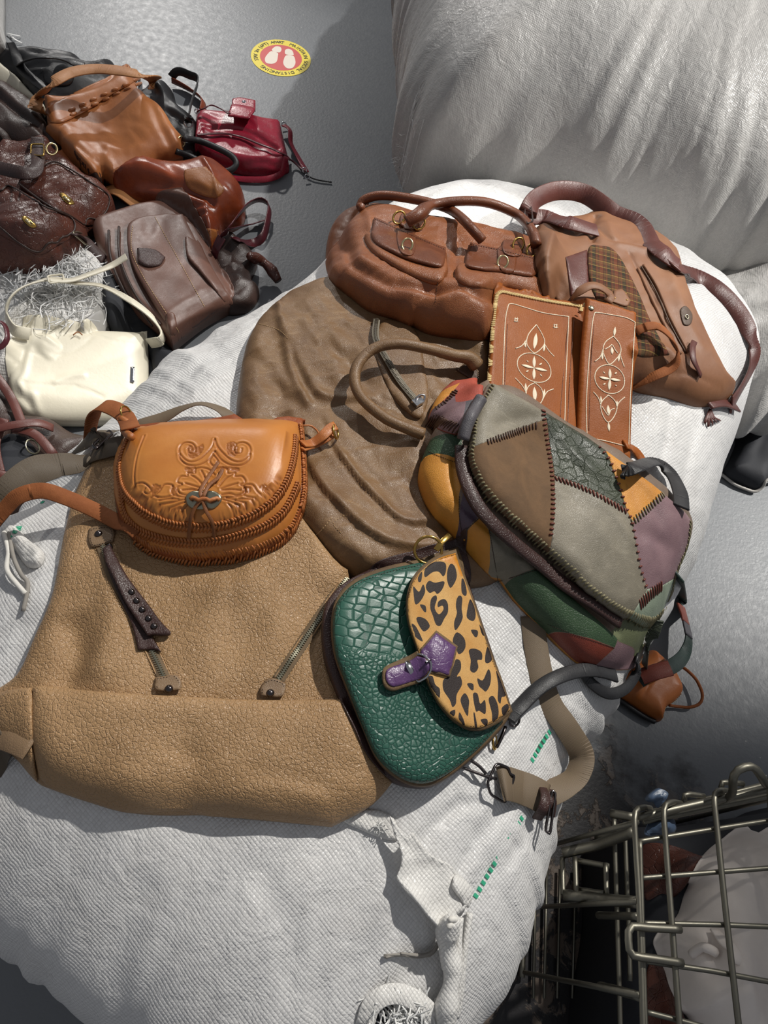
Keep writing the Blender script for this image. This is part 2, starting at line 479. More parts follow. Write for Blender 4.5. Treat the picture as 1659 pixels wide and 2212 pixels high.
def ring_pts(c, R, normal=(0, 0, 1), n=32, sx=1.0, ang=0.0):
    nrm = np.asarray(normal, float); nrm /= np.linalg.norm(nrm); a = np.cross(nrm, [math.sin(ang), math.cos(ang), 0.013]); a /= np.linalg.norm(a); b = np.cross(nrm, a)
    t = np.linspace(0, 2 * math.pi, n, endpoint=False)
    return np.asarray(c)[None] + R * (np.cos(t)[:, None] * a * sx + np.sin(t)[:, None] * b)
def ring(name, c, R, r, mat, parent, normal=(0, 0, 1), sx=1.0, ang=0.0):
    P = ring_pts(c, R, normal, 36, sx, ang); V, F = sweep(P, circ(r, 8), closed=True, up=np.asarray(normal, float) + [0.001, 0, 0]); return mesh_obj(name, V, F, mat, parent)
def box_pts(c, ex, ey, ez, hx, hy, hz):
    V = [c + sx * hx * ex + sy * hy * ey + sz * hz * ez for sz in (-1, 1) for sy in (-1, 1) for sx in (-1, 1)]
    return np.array(V), [(0, 2, 3, 1), (4, 5, 7, 6), (0, 1, 5, 4), (2, 6, 7, 3), (0, 4, 6, 2), (1, 3, 7, 5)]
def zipper(parent, pts, tape_w, teeth_w, mtape, mteeth, step=0.003, lift=0.0):
    P, tw = path3([(q[0], q[1], lift) for q in pts], 0.004, 0.0008, 0.0012)
    V, F = sweep(P, rect(tape_w, 0.0014), 0); mesh_obj('zipper_tape', V, F, mtape, parent)
    mb = MB(); Q = resample(P, step / 2); T, W, N = frames(Q)
    for i in range(len(Q)):
        sgn = 1 if i % 2 else -1; c = Q[i] + N[i] * 0.0016 + W[i] * sgn * teeth_w * .2
        V, F = box_pts(c, W[i], T[i], N[i], teeth_w * .36, step * .2, 0.0009); mb.add(V, F)
    mb.build('zipper_teeth', mteeth, parent, smooth=False); return P
def frame_loop(name, corners, r, mat, parent, rad=0.2, n=8):
    """rounded wire loop through 3-D corners"""
    C = np.asarray(corners, float); P = []; k = len(C)
    for i in range(k):
        a, b, c = C[i - 1], C[i], C[(i + 1) % k]
        p, q = b + (a - b) * rad, b + (c - b) * rad
        for t in np.linspace(0, 1, 6): P.append((1 - t) ** 2 * p + 2 * t * (1 - t) * b + t * t * q)
    P = resample(np.array(P), 0.002, True)
    nrm = np.cross(C[1] - C[0], C[2] - C[1]); nrm /= np.linalg.norm(nrm) + 1e-9
    V, F = sweep(P, circ(r, n), closed=True, up=nrm); return mesh_obj(name, V, F, mat, parent)
def base_of(px, off=0.0):
    c = hit([px], off)[0]; c[2] = float(top(c[0], c[1])); return c
def img_angle(px, a=(1, 0), L=30):
    """heading in the world of a direction seen in the photograph"""
    q = hit([px, (px[0] + a[0] * L, px[1] + a[1] * L)]); v = q[1] - q[0]; return math.atan2(v[1], v[0])

# ------------------------------------------------------------------ materials
class NT:
    def __init__(s, name):
        s.m = bpy.data.materials.new(name); s.m.use_nodes = True; s.t = s.m.node_tree; s.N = s.t.nodes; s.L = s.t.links
        s.b = s.N['Principled BSDF']; s.out = s.N['Material Output']
    def n(s, typ, **kw):
        x = s.N.new(typ)
        for k, v in kw.items():
            if k[0] == '_': setattr(x, k[1:], v)
            else:
                key = int(k[1:]) if k[0] == 'i' and k[1:].isdigit() else k.replace('_', ' ')
                if hasattr(v, 'is_linked') or v.__class__.__name__.startswith('NodeSocket'): s.L.new(v, x.inputs[key])
                else: x.inputs[key].default_value = v
        return x
    def math(s, op, a, b=0.0, c=0.0, clamp=False):
        x = s.N.new('ShaderNodeMath'); x.operation = op; x.use_clamp = clamp
        for i, v in enumerate((a, b, c)):
            if v.__class__.__name__.startswith('NodeSocket'): s.L.new(v, x.inputs[i])
            else: x.inputs[i].default_value = v
        return x.outputs[0]
    def coord(s, kind='Object', scale=(1, 1, 1), rot=0.0):
        c = s.n('ShaderNodeTexCoord'); mp = s.n('ShaderNodeMapping'); s.L.new(c.outputs[kind], mp.inputs[0])
        mp.inputs['Scale'].default_value = scale; mp.inputs['Rotation'].default_value = (0, 0, rot); return mp.outputs[0]
    def noise(s, v, scale, detail=3, rough=.55, dist=0.0):
        x = s.n('ShaderNodeTexNoise', Scale=scale, Detail=detail, Roughness=rough, Distortion=dist); s.L.new(v, x.inputs['Vector']); return x.outputs[0]
    def vor(s, v, scale, feature='DISTANCE_TO_EDGE', rnd=1.0):
        x = s.n('ShaderNodeTexVoronoi', Scale=scale, Randomness=rnd); x.feature = feature; s.L.new(v, x.inputs['Vector']); return x
    def ramp(s, f, stops):
        x = s.N.new('ShaderNodeValToRGB'); s.L.new(f, x.inputs[0]); e = x.color_ramp.elements
        while len(e) < len(stops): e.new(0.5)
        for k, (p, c) in enumerate(stops):
            e[k].position = p; e[k].color = (c, c, c, 1) if isinstance(c, (int, float)) else tuple(c) + (1,)
        return x.outputs[0]
    def mix(s, f, a, b, mode='MIX'):
        x = s.N.new('ShaderNodeMix'); x.data_type = 'RGBA'; x.blend_type = mode
        for sock, v in ((x.inputs[0], f), (x.inputs[6], a), (x.inputs[7], b)):
            if v.__class__.__name__.startswith('NodeSocket'): s.L.new(v, sock)
            elif isinstance(v, (tuple, list)): sock.default_value = tuple(v)[:3] + (1,)
            else: sock.default_value = v
        return x.outputs[2]
    def bump(s, h, strength=.5, dist=0.001, prev=None):
        x = s.n('ShaderNodeBump', Strength=strength, Distance=dist); s.L.new(h, x.inputs['Height'])
        if prev is not None: s.L.new(prev, x.inputs['Normal'])
        return x.outputs[0]
    def done(s, col=None, rough=None, nrm=None, metal=None, spec=None):
        for key, v in (('Base Color', col), ('Roughness', rough), ('Normal', nrm), ('Metallic', metal), ('Specular IOR Level', spec)):
            if v is None: continue
            if v.__class__.__name__.startswith('NodeSocket'): s.L.new(v, s.b.inputs[key])
            elif isinstance(v, (tuple, list)): s.b.inputs[key].default_value = tuple(v)[:3] + (1,)
            else: s.b.inputs[key].default_value = v
        return s.m
def srgb(r, g, b):
    f = lambda c: (c / 255 / 12.92) if c / 255 <= .04045 else ((c / 255 + .055) / 1.055) ** 2.4
    return (f(r), f(g), f(b))
def leather(name, c1, c2=None, grain=450, gb=.35, gd=.0006, rough=.45, mott=14, wear=0.0, wearc=None, crease=0.0, spec=.5, pebble=False, rv=.12):
    t = NT(name); v = t.coord(); c1 = srgb(*c1); c2 = srgb(*c2) if c2 else tuple(x * .72 for x in c1)
    n1 = t.noise(v, mott, 4, .6, .3); f = t.ramp(n1, [(.3, 0.0), (.7, 1.0)])
    col = t.mix(f, c1, c2)
    n2 = t.noise(v, mott * 9, 3, .6); col = t.mix(t.math('MULTIPLY', n2, .35), col, tuple(x * .75 for x in c1))
    if wear:
        vs = t.n('ShaderNodeMapping'); t.L.new(v, vs.inputs[0]); vs.inputs['Scale'].default_value = (1, 3.0, 1); vs.inputs['Rotation'].default_value = (0, 0, .6)
        w = t.ramp(t.noise(vs.outputs[0], 26, 8, .72, 1.2), [(.53, 0.0), (.72, 1.0)])
        col = t.mix(t.math('MULTIPLY', w, wear), col, srgb(*wearc) if wearc else tuple(min(1, x * 1.8) for x in c1))
    dv = t.n('ShaderNodeVectorMath', _operation='MULTIPLY_ADD'); nz = t.n('ShaderNodeTexNoise', Scale=grain * .12, Detail=2.0); t.L.new(v, nz.inputs['Vector'])
    t.L.new(nz.outputs[1], dv.inputs[0]); dv.inputs[1].default_value = (.9 / grain,) * 3; t.L.new(v, dv.inputs[2])
    vo = t.vor(dv.outputs[0], grain); e = t.ramp(vo.outputs['Distance'], [(0.0, 0.0), (.22 if pebble else .12, .8), (.5, 1.0)])
    nr = t.bump(e, gb, gd)
    if pebble:
        big = t.vor(dv.outputs[0], grain * .36, rnd=1.0); e2 = t.ramp(big.outputs['Distance'], [(0.0, 0.0), (.14, .75), (.5, 1.0)]); nr = t.bump(e2, gb * .95, gd * 1.9, nr)
    nf = t.noise(v, grain * .18, 5, .6); nr = t.bump(nf, .25, gd * 2.5, nr)
    if crease:
        cr = t.vor(v, 60); nz2 = t.n('ShaderNodeTexNoise', Scale=20, Detail=3); t.L.new(v, nz2.inputs['Vector'])
        cv = t.n('ShaderNodeVectorMath', _operation='MULTIPLY_ADD'); t.L.new(nz2.outputs[1], cv.inputs[0]); cv.inputs[1].default_value = (.05,) * 3; t.L.new(v, cv.inputs[2])
        t.L.new(cv.outputs[0], cr.inputs['Vector']); nr = t.bump(t.ramp(cr.outputs['Distance'], [(0, 0.0), (.05, 1.0)]), crease, .002, nr)
    rg = t.math('MULTIPLY_ADD', n2, rv * 2, rough - rv)
    return t.done(col, rg, nr, spec=spec)
def add_dye(m, c, k=.75):
    nt = m.node_tree; bs = nt.nodes['Principled BSDF']; old = bs.inputs['Base Color'].links[0].from_socket
    at = nt.nodes.new('ShaderNodeAttribute'); at.attribute_name = 'dye'; mx = nt.nodes.new('ShaderNodeMix'); mx.data_type = 'RGBA'
    ml = nt.nodes.new('ShaderNodeMath'); ml.operation = 'MULTIPLY'; ml.inputs[1].default_value = k; nt.links.new(at.outputs['Fac'], ml.inputs[0]); nt.links.new(ml.outputs[0], mx.inputs[0])
    nt.links.new(old, mx.inputs[6]); mx.inputs[7].default_value = srgb(*c) + (1,); nt.links.new(mx.outputs[2], bs.inputs['Base Color']); return m
def suede(name, c1, c2=None, rough=.85, mott=20):
    t = NT(name); v = t.coord(); c1 = srgb(*c1); c2 = srgb(*c2) if c2 else tuple(x * .6 for x in c1)
    f = t.ramp(t.noise(v, mott, 6, .65, .5), [(.32, 0.0), (.68, 1.0)]); col = t.mix(f, c1, c2)
    nf = t.noise(v, 900, 3, .6); col = t.mix(t.math('MULTIPLY', nf, .5), col, tuple(x * .6 for x in c1))
    nr = t.bump(nf, .5, .0006); nr = t.bump(t.noise(v, 120, 4), .4, .0015, nr)
    return t.done(col, rough, nr, spec=.25)
def metal(name, c, rough=.25):
    t = NT(name); v = t.coord(); n_ = t.noise(v, 160, 3); return t.done(t.mix(t.math('MULTIPLY', n_, .4), srgb(*c), tuple(x * .55 for x in srgb(*c))), t.math('MULTIPLY_ADD', n_, .2, rough - .08), metal=1.0)
def plain(name, c, rough=.6, bump=.2, sc=300, var=.2, spec=.5):
    t = NT(name); v = t.coord(); n_ = t.noise(v, sc, 3); c = srgb(*c)
    return t.done(t.mix(t.math('MULTIPLY', n_, var * 2), c, tuple(x * .6 for x in c)), rough, t.bump(n_, bump, .0008), spec=spec)
def webbing(name, c1, c2, cell=.0011, rough=.5):
    """ribbed woven tape: fine twill in local coordinates"""
    t = NT(name); v = t.coord(); x = t.n('ShaderNodeSeparateXYZ'); t.L.new(v, x.inputs[0])
    u = t.math('MULTIPLY', t.math('ADD', x.outputs[0], x.outputs[1]), 1 / cell); w = t.math('MULTIPLY', t.math('SUBTRACT', x.outputs[0], x.outputs[1]), 1 / cell)
    a = t.math('MULTIPLY_ADD', t.math('SINE', t.math('MULTIPLY', u, 4.2)), .5, .5); b = t.math('MULTIPLY_ADD', t.math('SINE', t.math('MULTIPLY', w, 4.2)), .5, .5)
    h = t.math('MULTIPLY', a, b); col = t.mix(h, srgb(*c2), srgb(*c1)); return t.done(col, rough, t.bump(h, .5, .0005), spec=.4)
def weave(name, c, cell=.0045, rough=.38, bs=.55, dirt=.25, coordk='UV'):
    """flat plastic tape weave of a bale sack"""
    t = NT(name); v = t.coord(coordk); ds = t.n('ShaderNodeTexNoise', Scale=5, Detail=3); t.L.new(v, ds.inputs['Vector'])
    dv = t.n('ShaderNodeVectorMath', _operation='MULTIPLY_ADD'); t.L.new(ds.outputs[1], dv.inputs[0]); dv.inputs[1].default_value = (.035,) * 3; t.L.new(v, dv.inputs[2])
    x = t.n('ShaderNodeSeparateXYZ'); t.L.new(dv.outputs[0], x.inputs[0])
    u = t.math('MULTIPLY', x.outputs[0], 1 / cell); w = t.math('MULTIPLY', x.outputs[1], 1 / cell)
    fu = t.math('FLOOR', u); fw = t.math('FLOOR', w)
    par = t.math('MODULO', t.math('ADD', t.math('ADD', fu, fw), 20000.0), 2.0)
    su = t.math('SINE', t.math('MULTIPLY', t.math('FRACT', u), math.pi)); sw = t.math('SINE', t.math('MULTIPLY', t.math('FRACT', w), math.pi))
    su2 = t.math('POWER', su, .35); sw2 = t.math('POWER', sw, .35)
    ha = t.math('MULTIPLY', su2, t.math('MULTIPLY_ADD', sw, .6, .4)); hb = t.math('MULTIPLY', sw2, t.math('MULTIPLY_ADD', su, .6, .4))
    h = t.math('ADD', t.math('MULTIPLY', ha, par), t.math('MULTIPLY', hb, t.math('SUBTRACT', 1.0, par)))
    wn = t.n('ShaderNodeTexWhiteNoise'); cb = t.n('ShaderNodeCombineXYZ'); t.L.new(fu, cb.inputs[0]); t.L.new(fw, cb.inputs[1]); t.L.new(cb.outputs[0], wn.inputs['Vector'])
    c = srgb(*c); col = t.mix(t.math('MULTIPLY', wn.outputs[0], .3), c, tuple(q * .72 for q in c))
    col = t.mix(t.ramp(h, [(.0, .55), (.45, 0.0)]), col, tuple(q * .55 for q in c))
    dn = t.noise(v, 4.5, 6, .7); col = t.mix(t.math('MULTIPLY', t.ramp(dn, [(.5, 0.0), (.75, 1.0)]), dirt), col, srgb(150, 140, 130))
    nr = t.bump(t.noise(v, 34, 5, .62, .6), .5, .008); nr = t.bump(h, bs, cell * .33, nr)
    rg = t.math('MULTIPLY_ADD', wn.outputs[0], .35, rough - .1)
    return t.done(col, rg, nr, spec=.55)
M = {}
M['sack'] = weave('woven_sack_white', (220, 219, 218))
M['sack_far'] = weave('woven_sack_grey', (178, 176, 173), cell=.004, bs=.3, dirt=.15, rough=.42)
M['sack_frill'] = weave('woven_sack_flap', (226, 224, 220), cell=.0042, coordk='Object')
M['thread_white'] = plain('white_thread', (225, 222, 215), .7, .2)
M['thread_grey'] = plain('grey_thread', (150, 145, 138), .8, .4)
M['shred'] = plain('plastic_shreds', (228, 228, 226), .35, .2)
M['green_print'] = plain('green_tape_print', (60, 175, 135), .5, .1)
M['beige'] = leather('beige_pebbled_leather', (178, 142, 102), (158, 124, 86), grain=430, gb=.5, gd=.0009, rough=.4, mott=9, pebble=True)
M['beige_tab'] = leather('taupe_leather', (138, 112, 84), (120, 96, 72), grain=420, gb=.4, rough=.5)
M['dkbrown'] = leather('dark_brown_leather', (66, 42, 38), (48, 30, 28), grain=380, gb=.5, rough=.42)
M['olive'] = leather('washed_brown_leather', (130, 100, 68), (104, 76, 50), grain=420, gb=.35, rough=.46, mott=8, wear=.45, wearc=(164, 134, 98), crease=.12)
M['olive_edge'] = leather('washed_brown_leather_edge', (84, 62, 44), (70, 50, 36), grain=420, rough=.55)
M['tan'] = leather('tooled_tan_leather', (202, 132, 62), (178, 106, 44), grain=900, gb=.08, gd=.0003, rough=.36, mott=9, rv=.05)
M['tan_dark'] = leather('dyed_tan_leather', (156, 78, 30), (130, 62, 24), grain=700, gb=.5, gd=.0006, rough=.4)
M['tan_lace'] = leather('tan_lace', (188, 116, 60), (158, 90, 44), grain=600, gb=.3, rough=.4, mott=60)
M['tan_strap'] = suede('brown_suede_strap', (158, 96, 56), (126, 70, 38), .75)
M['cognac'] = leather('cognac_leather', (152, 92, 54), (118, 66, 38), grain=420, gb=.4, rough=.4, mott=10, crease=.1, wear=.25, wearc=(178, 116, 72))
M['cognac_dark'] = leather('dark_cognac_leather', (120, 66, 36), (92, 48, 28), grain=420, gb=.35, rough=.36, mott=20)
M['mauve'] = leather('matte_brown_leather', (138, 94, 62), (114, 74, 50), grain=600, gb=.2, rough=.55, mott=8)
M['wine'] = leather('wine_brown_leather', (98, 54, 46), (78, 40, 36), grain=500, gb=.25, rough=.38)
M['folder'] = leather('embroidered_tan_leather', (156, 88, 38), (138, 74, 30), grain=260, gb=.18, rough=.48, mott=10, spec=.2)
M['embro'] = plain('cream_embroidery', (240, 226, 200), .7, .4, 900, .1)
M['embro_y'] = plain('straw_lacing', (226, 200, 142), .65, .3, 600, .15)
M['croc'] = None
M['purple'] = leather('purple_leather', (98, 66, 112), (80, 52, 94), grain=300, gb=.2, rough=.35, mott=30, crease=.2)
M['rawedge'] = leather('raw_leather_edge', (120, 96, 64), (86, 66, 44), grain=700, rough=.7, gb=.5)
M['black'] = leather('black_leather', (38, 38, 40), (24, 24, 26), grain=500, gb=.3, rough=.36)
M['blackstrap'] = leather('charcoal_leather', (46, 46, 48), (34, 34, 36), grain=600, gb=.25, rough=.45)
M['webb'] = webbing('taupe_webbing', (150, 132, 108), (98, 84, 68))
M['webb_dk'] = webbing('dark_taupe_webbing', (118, 104, 86), (76, 66, 54))
M['cream'] = leather('cream_leather', (232, 226, 206), (222, 214, 192), grain=600, gb=.08, rough=.42, mott=5)
M['tote'] = leather('saddle_tan_leather', (172, 110, 64), (146, 88, 50), grain=500, gb=.15, rough=.4, mott=7, wear=.2)
M['tote_strap'] = leather('pale_saddle_leather', (182, 126, 76), (158, 104, 60), grain=500, rough=.5)
M['red'] = leather('red_leather', (160, 34, 56), (126, 24, 42), grain=350, gb=.15, rough=.28, crease=.08)
M['maroon'] = leather('maroon_leather', (92, 34, 42), (70, 26, 34), grain=350, gb=.2, rough=.32)
M['rust'] = leather('rust_leather', (142, 66, 34), (104, 42, 24), grain=350, gb=.12, rough=.3, mott=12)
M['rust_lt'] = leather('ochre_leather', (160, 98, 46), (136, 78, 36), grain=400, rough=.4)
M['satchel'] = leather('dark_mauve_brown_leather', (108, 76, 64), (90, 62, 52), grain=350, gb=.15, rough=.42, mott=7)
M['choc'] = leather('chocolate_leather', (98, 56, 44), (66, 36, 30), grain=300, gb=.25, rough=.3, mott=14, crease=.5)
M['choc2'] = leather('deep_brown_leather', (62, 44, 38), (44, 32, 28), grain=350, gb=.25, rough=.42, crease=.2)
M['shop_orange'] = leather('orange_tan_leather', (190, 112, 54), (166, 90, 42), grain=500, gb=.15, rough=.42)
M['gold'] = metal('antique_brass', (196, 160, 88), .25)
M['brass_lt'] = metal('pale_brass', (226, 208, 160), .25)
M['chrome'] = metal('chrome', (205, 205, 208), .15)
M['gunmetal'] = metal('gunmetal', (96, 90, 90), .22)
M['silver_old'] = metal('tarnished_silver', (176, 172, 150), .3)
M['wire'] = metal('zinc_wire', (128, 125, 114), .45)
M['zipsilver'] = metal('zip_teeth_silver', (168, 160, 146), .3)
M['ziptape2'] = plain('zip_tape_brown', (112, 92, 68), .8, .3, 900)
M['ziptape'] = plain('zip_tape_grey', (120, 112, 98), .8, .3, 900)
M['blackcloth'] = plain('black_cloth', (34, 36, 42), .75, .3, 500)
M['greypipe'] = plain('grey_piping', (176, 172, 166), .5, .2)
M['white_soft'] = leather('off_white_leather', (244, 234, 226), (230, 220, 212), grain=500, gb=.1, rough=.5, mott=8)
M['denim'] = plain('blue_plastic_scrap', (66, 82, 104), .4, .3, 200)
M['thread_tan'] = plain('tan_thread', (196, 164, 120), .7, .2)
M['thread_dk'] = plain('dark_thread', (60, 42, 32), .7, .2)

def shreds(name, n, centre, spread, parent, ln=(.02, .07), w=.0022, lift=.012, dirc=None, mat='shred'):
    mb = MB()
    for _ in range(n):
        x = centre[0] + random.gauss(0, spread[0]); y = centre[1] + random.gauss(0, spread[1]); c = hit([(x, y)], random.uniform(.001, lift))[0]
        a = random.uniform(0, 6.28) if dirc is None else dirc + random.gauss(0, .5); l = random.uniform(*ln); b = random.uniform(-1, 1) * l * .35; P = []
        for t in np.linspace(-.5, .5, 7):
            q = c + np.array([math.cos(a), math.sin(a), 0]) * l * t + np.array([-math.sin(a), math.cos(a), 0]) * b * (t * t * 4 - .3); q[2] = max(q[2] + .006 * math.sin(6 * t + b * 90), float(top(q[0], q[1])) + .001); P.append(q)
        V, F = sweep(np.array(P), rect(w, .0005), random.uniform(-60, 60), cap=False); mb.add(V, F)
    return mb.build(name, M[mat], parent)

# ------------------------------------------------------------------ floor
def floor_mat():
    t = NT('painted_concrete'); v = t.coord()
    n1 = t.noise(v, 1.3, 6, .6); n2 = t.noise(v, 45, 4, .6); n3 = t.noise(v, 260, 3, .6)
    col = t.mix(t.ramp(n1, [(.35, 0.0), (.65, 1.0)]), srgb(122, 125, 128), srgb(108, 111, 115))
    col = t.mix(t.math('MULTIPLY', n3, .25), col, srgb(90, 92, 96))
    sp = t.vor(v, 34, 'F1'); sn = t.ramp(sp.outputs['Distance'], [(.02, 1.0), (.07, 0.0)]); sm = t.ramp(t.noise(v, 5, 2), [(.55, 0.0), (.62, 1.0)])
    col = t.mix(t.math('MULTIPLY', sn, sm), col, srgb(205, 200, 192))
    # worn-off paint with peeled tan flakes; its black also paints in the shadow there
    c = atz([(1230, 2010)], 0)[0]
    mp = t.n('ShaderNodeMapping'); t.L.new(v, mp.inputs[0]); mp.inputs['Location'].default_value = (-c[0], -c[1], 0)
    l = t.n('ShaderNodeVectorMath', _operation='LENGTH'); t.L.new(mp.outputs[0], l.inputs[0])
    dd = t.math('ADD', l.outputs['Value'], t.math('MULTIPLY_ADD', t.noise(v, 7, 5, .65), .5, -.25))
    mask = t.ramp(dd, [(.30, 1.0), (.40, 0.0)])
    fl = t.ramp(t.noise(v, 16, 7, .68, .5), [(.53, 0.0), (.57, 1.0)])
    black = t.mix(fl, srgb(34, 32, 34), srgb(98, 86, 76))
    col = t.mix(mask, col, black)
    nr = t.bump(t.noise(v, 110, 4, .6), .32, .0018); nr = t.bump(t.math('MULTIPLY', fl, mask), .5, .002, nr)
    rg = t.math('MULTIPLY_ADD', n2, .25, .3)
    return t.done(col, rg, nr, spec=.5)
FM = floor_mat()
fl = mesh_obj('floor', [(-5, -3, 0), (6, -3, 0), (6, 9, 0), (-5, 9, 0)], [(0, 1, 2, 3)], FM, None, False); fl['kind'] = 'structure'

# ------------------------------------------------------------------ bales
def bale(part, pts, ztop, mat, parent, n=2.6, zc=None, wr=(), folds=(), cen=None, nt=520, axis=0.0, slope=(0, 0), side=(), bulge=None, frill=0.0):
    """a stuffed woven sack: outline at its widest (photo point, height), closed from floor to top"""
    global TOP
    P = np.array([atz([(q[0], q[1])], q[2])[0][:2] for q in pts]); O = resample(catmull(P, 8, True), .01, True)
    C = O.mean(0) if cen is None else atz([cen[:2]], cen[2])[0][:2]
    zc = ztop / 2 if zc is None else zc
    ang = np.arctan2(O[:, 1] - C[1], O[:, 0] - C[0]); rad = np.hypot(*(O - C).T); o = np.argsort(ang); ang, rad = ang[o], rad[o]
    Rf = lambda a: np.interp(a, np.r_[ang - 2 * np.pi, ang, ang + 2 * np.pi], np.r_[rad, rad, rad])
    FL = [(hit(catmull(np.array(L, float), 6), 0)[:, :2] if False else np.array([atz([q], ztop * .93)[0][:2] for q in catmull(np.array(L, float), 6)]), a, s, k) for L, a, s, k in folds]
    def disp(q): 
        h = wrinkle(q[:, 0], q[:, 1], wr) if wr else np.zeros(len(q))
        if FL: h = h + fold_height(q, FL)
        return h
    def ztopf(q):
        d = q - C; a = np.arctan2(d[:, 1], d[:, 0]); f = np.hypot(d[:, 0], d[:, 1]) / Rf(a)
        lift = slope[0] * d[:, 0] + slope[1] * d[:, 1]
        k = np.maximum(1 - np.minimum(f, 1) ** n, 0)
        return np.where(f < 1, zc + (ztop - zc + lift) * k ** (1 / n) + disp(q) * k ** .5, 0), f
    th = np.linspace(-np.pi, np.pi, nt, endpoint=False); ts = np.sin(np.linspace(-1, 1, 90) * np.pi / 2)
    tt = np.concatenate([np.linspace(-90, 0, 40, endpoint=False), np.linspace(0, 90, 200)[:-1]]); V = []; UV = []
    R = Rf(th); R = (np.roll(R, 1) + R + np.roll(R, -1)) / 3
    s_acc = np.zeros(nt); prev = None
    rings = []
    for t in tt:
        f = abs(math.cos(math.radians(t))) ** (2 / n) if t < 0 else None
        if t >= 0:
            ff = math.cos(math.radians(t)) ** (2 / n); f = ff
        z = zc + (math.copysign(abs(math.sin(math.radians(t))) ** (2 / n), t)) * ((ztop - zc) if t >= 0 else (zc - 0.0))
        x = C[0] + np.cos(th) * R * f; y = C[1] + np.sin(th) * R * f; q = np.stack([x, y], 1)
        k = max(0.0, 1 - f ** n)
        if t >= 0: zz = z + (slope[0] * (x - C[0]) + slope[1] * (y - C[1])) * k ** (1 / n) + disp(q) * k ** .5
        else: zz = np.full(nt, z)
        # vertical folds down the flanks
        w = math.cos(math.radians(t)) ** 2
        if side:
            e = sum(a * vnoise(th * fr + .35 * t / 30, np.full(nt, t / 55.0), sd) * 2 for a, fr, sd in side) * w
            x = x + np.cos(th) * e; y = y + np.sin(th) * e
        rings.append(np.stack([x, y, zz], 1))
    V = np.concatenate(rings); nr = len(rings)
    # arc length from the crown for the weave
    A = np.array(rings); seg = np.linalg.norm(np.diff(A, axis=0), axis=2); arc = np.zeros((nr, nt)); arc[:-1] = np.cumsum(seg[::-1], 0)[::-1]
    arc = arc + np.hypot(A[-1,:,0]-C[0], A[-1,:,1]-C[1])[None]
    arc = (arc + np.roll(arc, 1, 1) + np.roll(arc, -1, 1)) / 3
    U = np.stack([np.cos(th)[None] * arc, np.sin(th)[None] * arc], 2).reshape(-1, 2); c, s = math.cos(axis), math.sin(axis)
    U = np.stack([U[:, 0] * c + U[:, 1] * s, -U[:, 0] * s + U[:, 1] * c], 1)
    F = [(i * nt + k, i * nt + (k + 1) % nt, (i + 1) * nt + (k + 1) % nt, (i + 1) * nt + k) for i in range(nr - 1) for k in range(nt)]
    tipz = zc + (ztop - zc) + float(disp(np.array([C]))[0])
    UVc = 0
    V = np.vstack([V, [[C[0], C[1], tipz]], [[C[0], C[1], 0]]]); U = np.vstack([U, [[0, 0]], [[0, 0]]]); n0 = nr * nt
    F += [((nr - 1) * nt + k, (nr - 1) * nt + (k + 1) % nt, n0) for k in range(nt)] + [((k + 1) % nt, k, n0 + 1) for k in range(nt)]
    ob = mesh_obj(part, V, F, mat, parent, True, None, U)
    i0, i1 = max(0, int((O[:, 0].min() - GX0) / GR)), min(GNX, int((O[:, 0].max() - GX0) / GR) + 1)
    j0, j1 = max(0, int((O[:, 1].min() - GY0) / GR)), min(GNY, int((O[:, 1].max() - GY0) / GR) + 1)
    X, Y = np.meshgrid(GX0 + GR * np.arange(i0, i1), GY0 + GR * np.arange(j0, j1)); Q = np.stack([X.ravel(), Y.ravel()], 1)
    z, f = ztopf(Q); TOP[j0:j1, i0:i1] = np.maximum(TOP[j0:j1, i0:i1], np.where(f < 1, z, 0).reshape(X.shape))
    return ob

# ------------------------------------------------------------------ floor sticker
c = atz([(607, 125)], 0)[0]; G = thing('floor_sticker', 'round yellow and red floor sticker with two white footprints, stuck on the grey floor', 'sticker', (c[0], c[1], 0), 0)
M['st_y'] = plain('sticker_yellow', (236, 214, 60), .5, .05, 200, .05); M['st_r'] = plain('sticker_red', (206, 78, 76), .5, .05, 200, .05); M['st_w'] = plain('sticker_white', (238, 226, 210), .5, .05, 200, .05); M['st_k'] = plain('sticker_black', (40, 38, 30), .5, .05)
RS = .1
def disc(name, r0, r1, z0, z1, mat, n=72):
    a = np.linspace(0, 2 * math.pi, n, endpoint=False); e = lambda r, z: np.stack([c[0] + r * np.cos(a), c[1] + r * np.sin(a), 0 * a + z], 1)
    if r0 == 0: V = np.vstack([e(r1, z0), e(r1, z1)]); F = [tuple(range(n, 2 * n)), tuple(range(n))[::-1]] + [(i, (i + 1) % n, n + (i + 1) % n, n + i) for i in range(n)]
    return mesh_obj(name, V, F, mat, G, False)
disc('outer_disc', 0, RS, 0.0002, .0011, M['st_y']); disc('inner_disc', 0, RS * .70, .0008, .0014, M['st_r'])
zs_ = lambda p: Z(p, 520, 60, 9.217)
def flat_poly(name, pts, z0, z1, mat, par):
    X = atz(outline(pts, 6), z1)[:, :2]; n = len(X); V = np.vstack([np.column_stack([X, np.full(n, z0)]), np.column_stack([X, np.full(n, z1)])])
    top_ = tuple(range(n, 2 * n)); ar = np.sum(X[:, 0] * np.roll(X[:, 1], -1) - np.roll(X[:, 0], -1) * X[:, 1])
    if ar < 0: top_ = top_[::-1]
    return mesh_obj(name, V, [top_, tuple(reversed([i - n for i in top_]))] + [(i, (i + 1) % n, n + (i + 1) % n, n + i) for i in range(n)], mat, par, False)
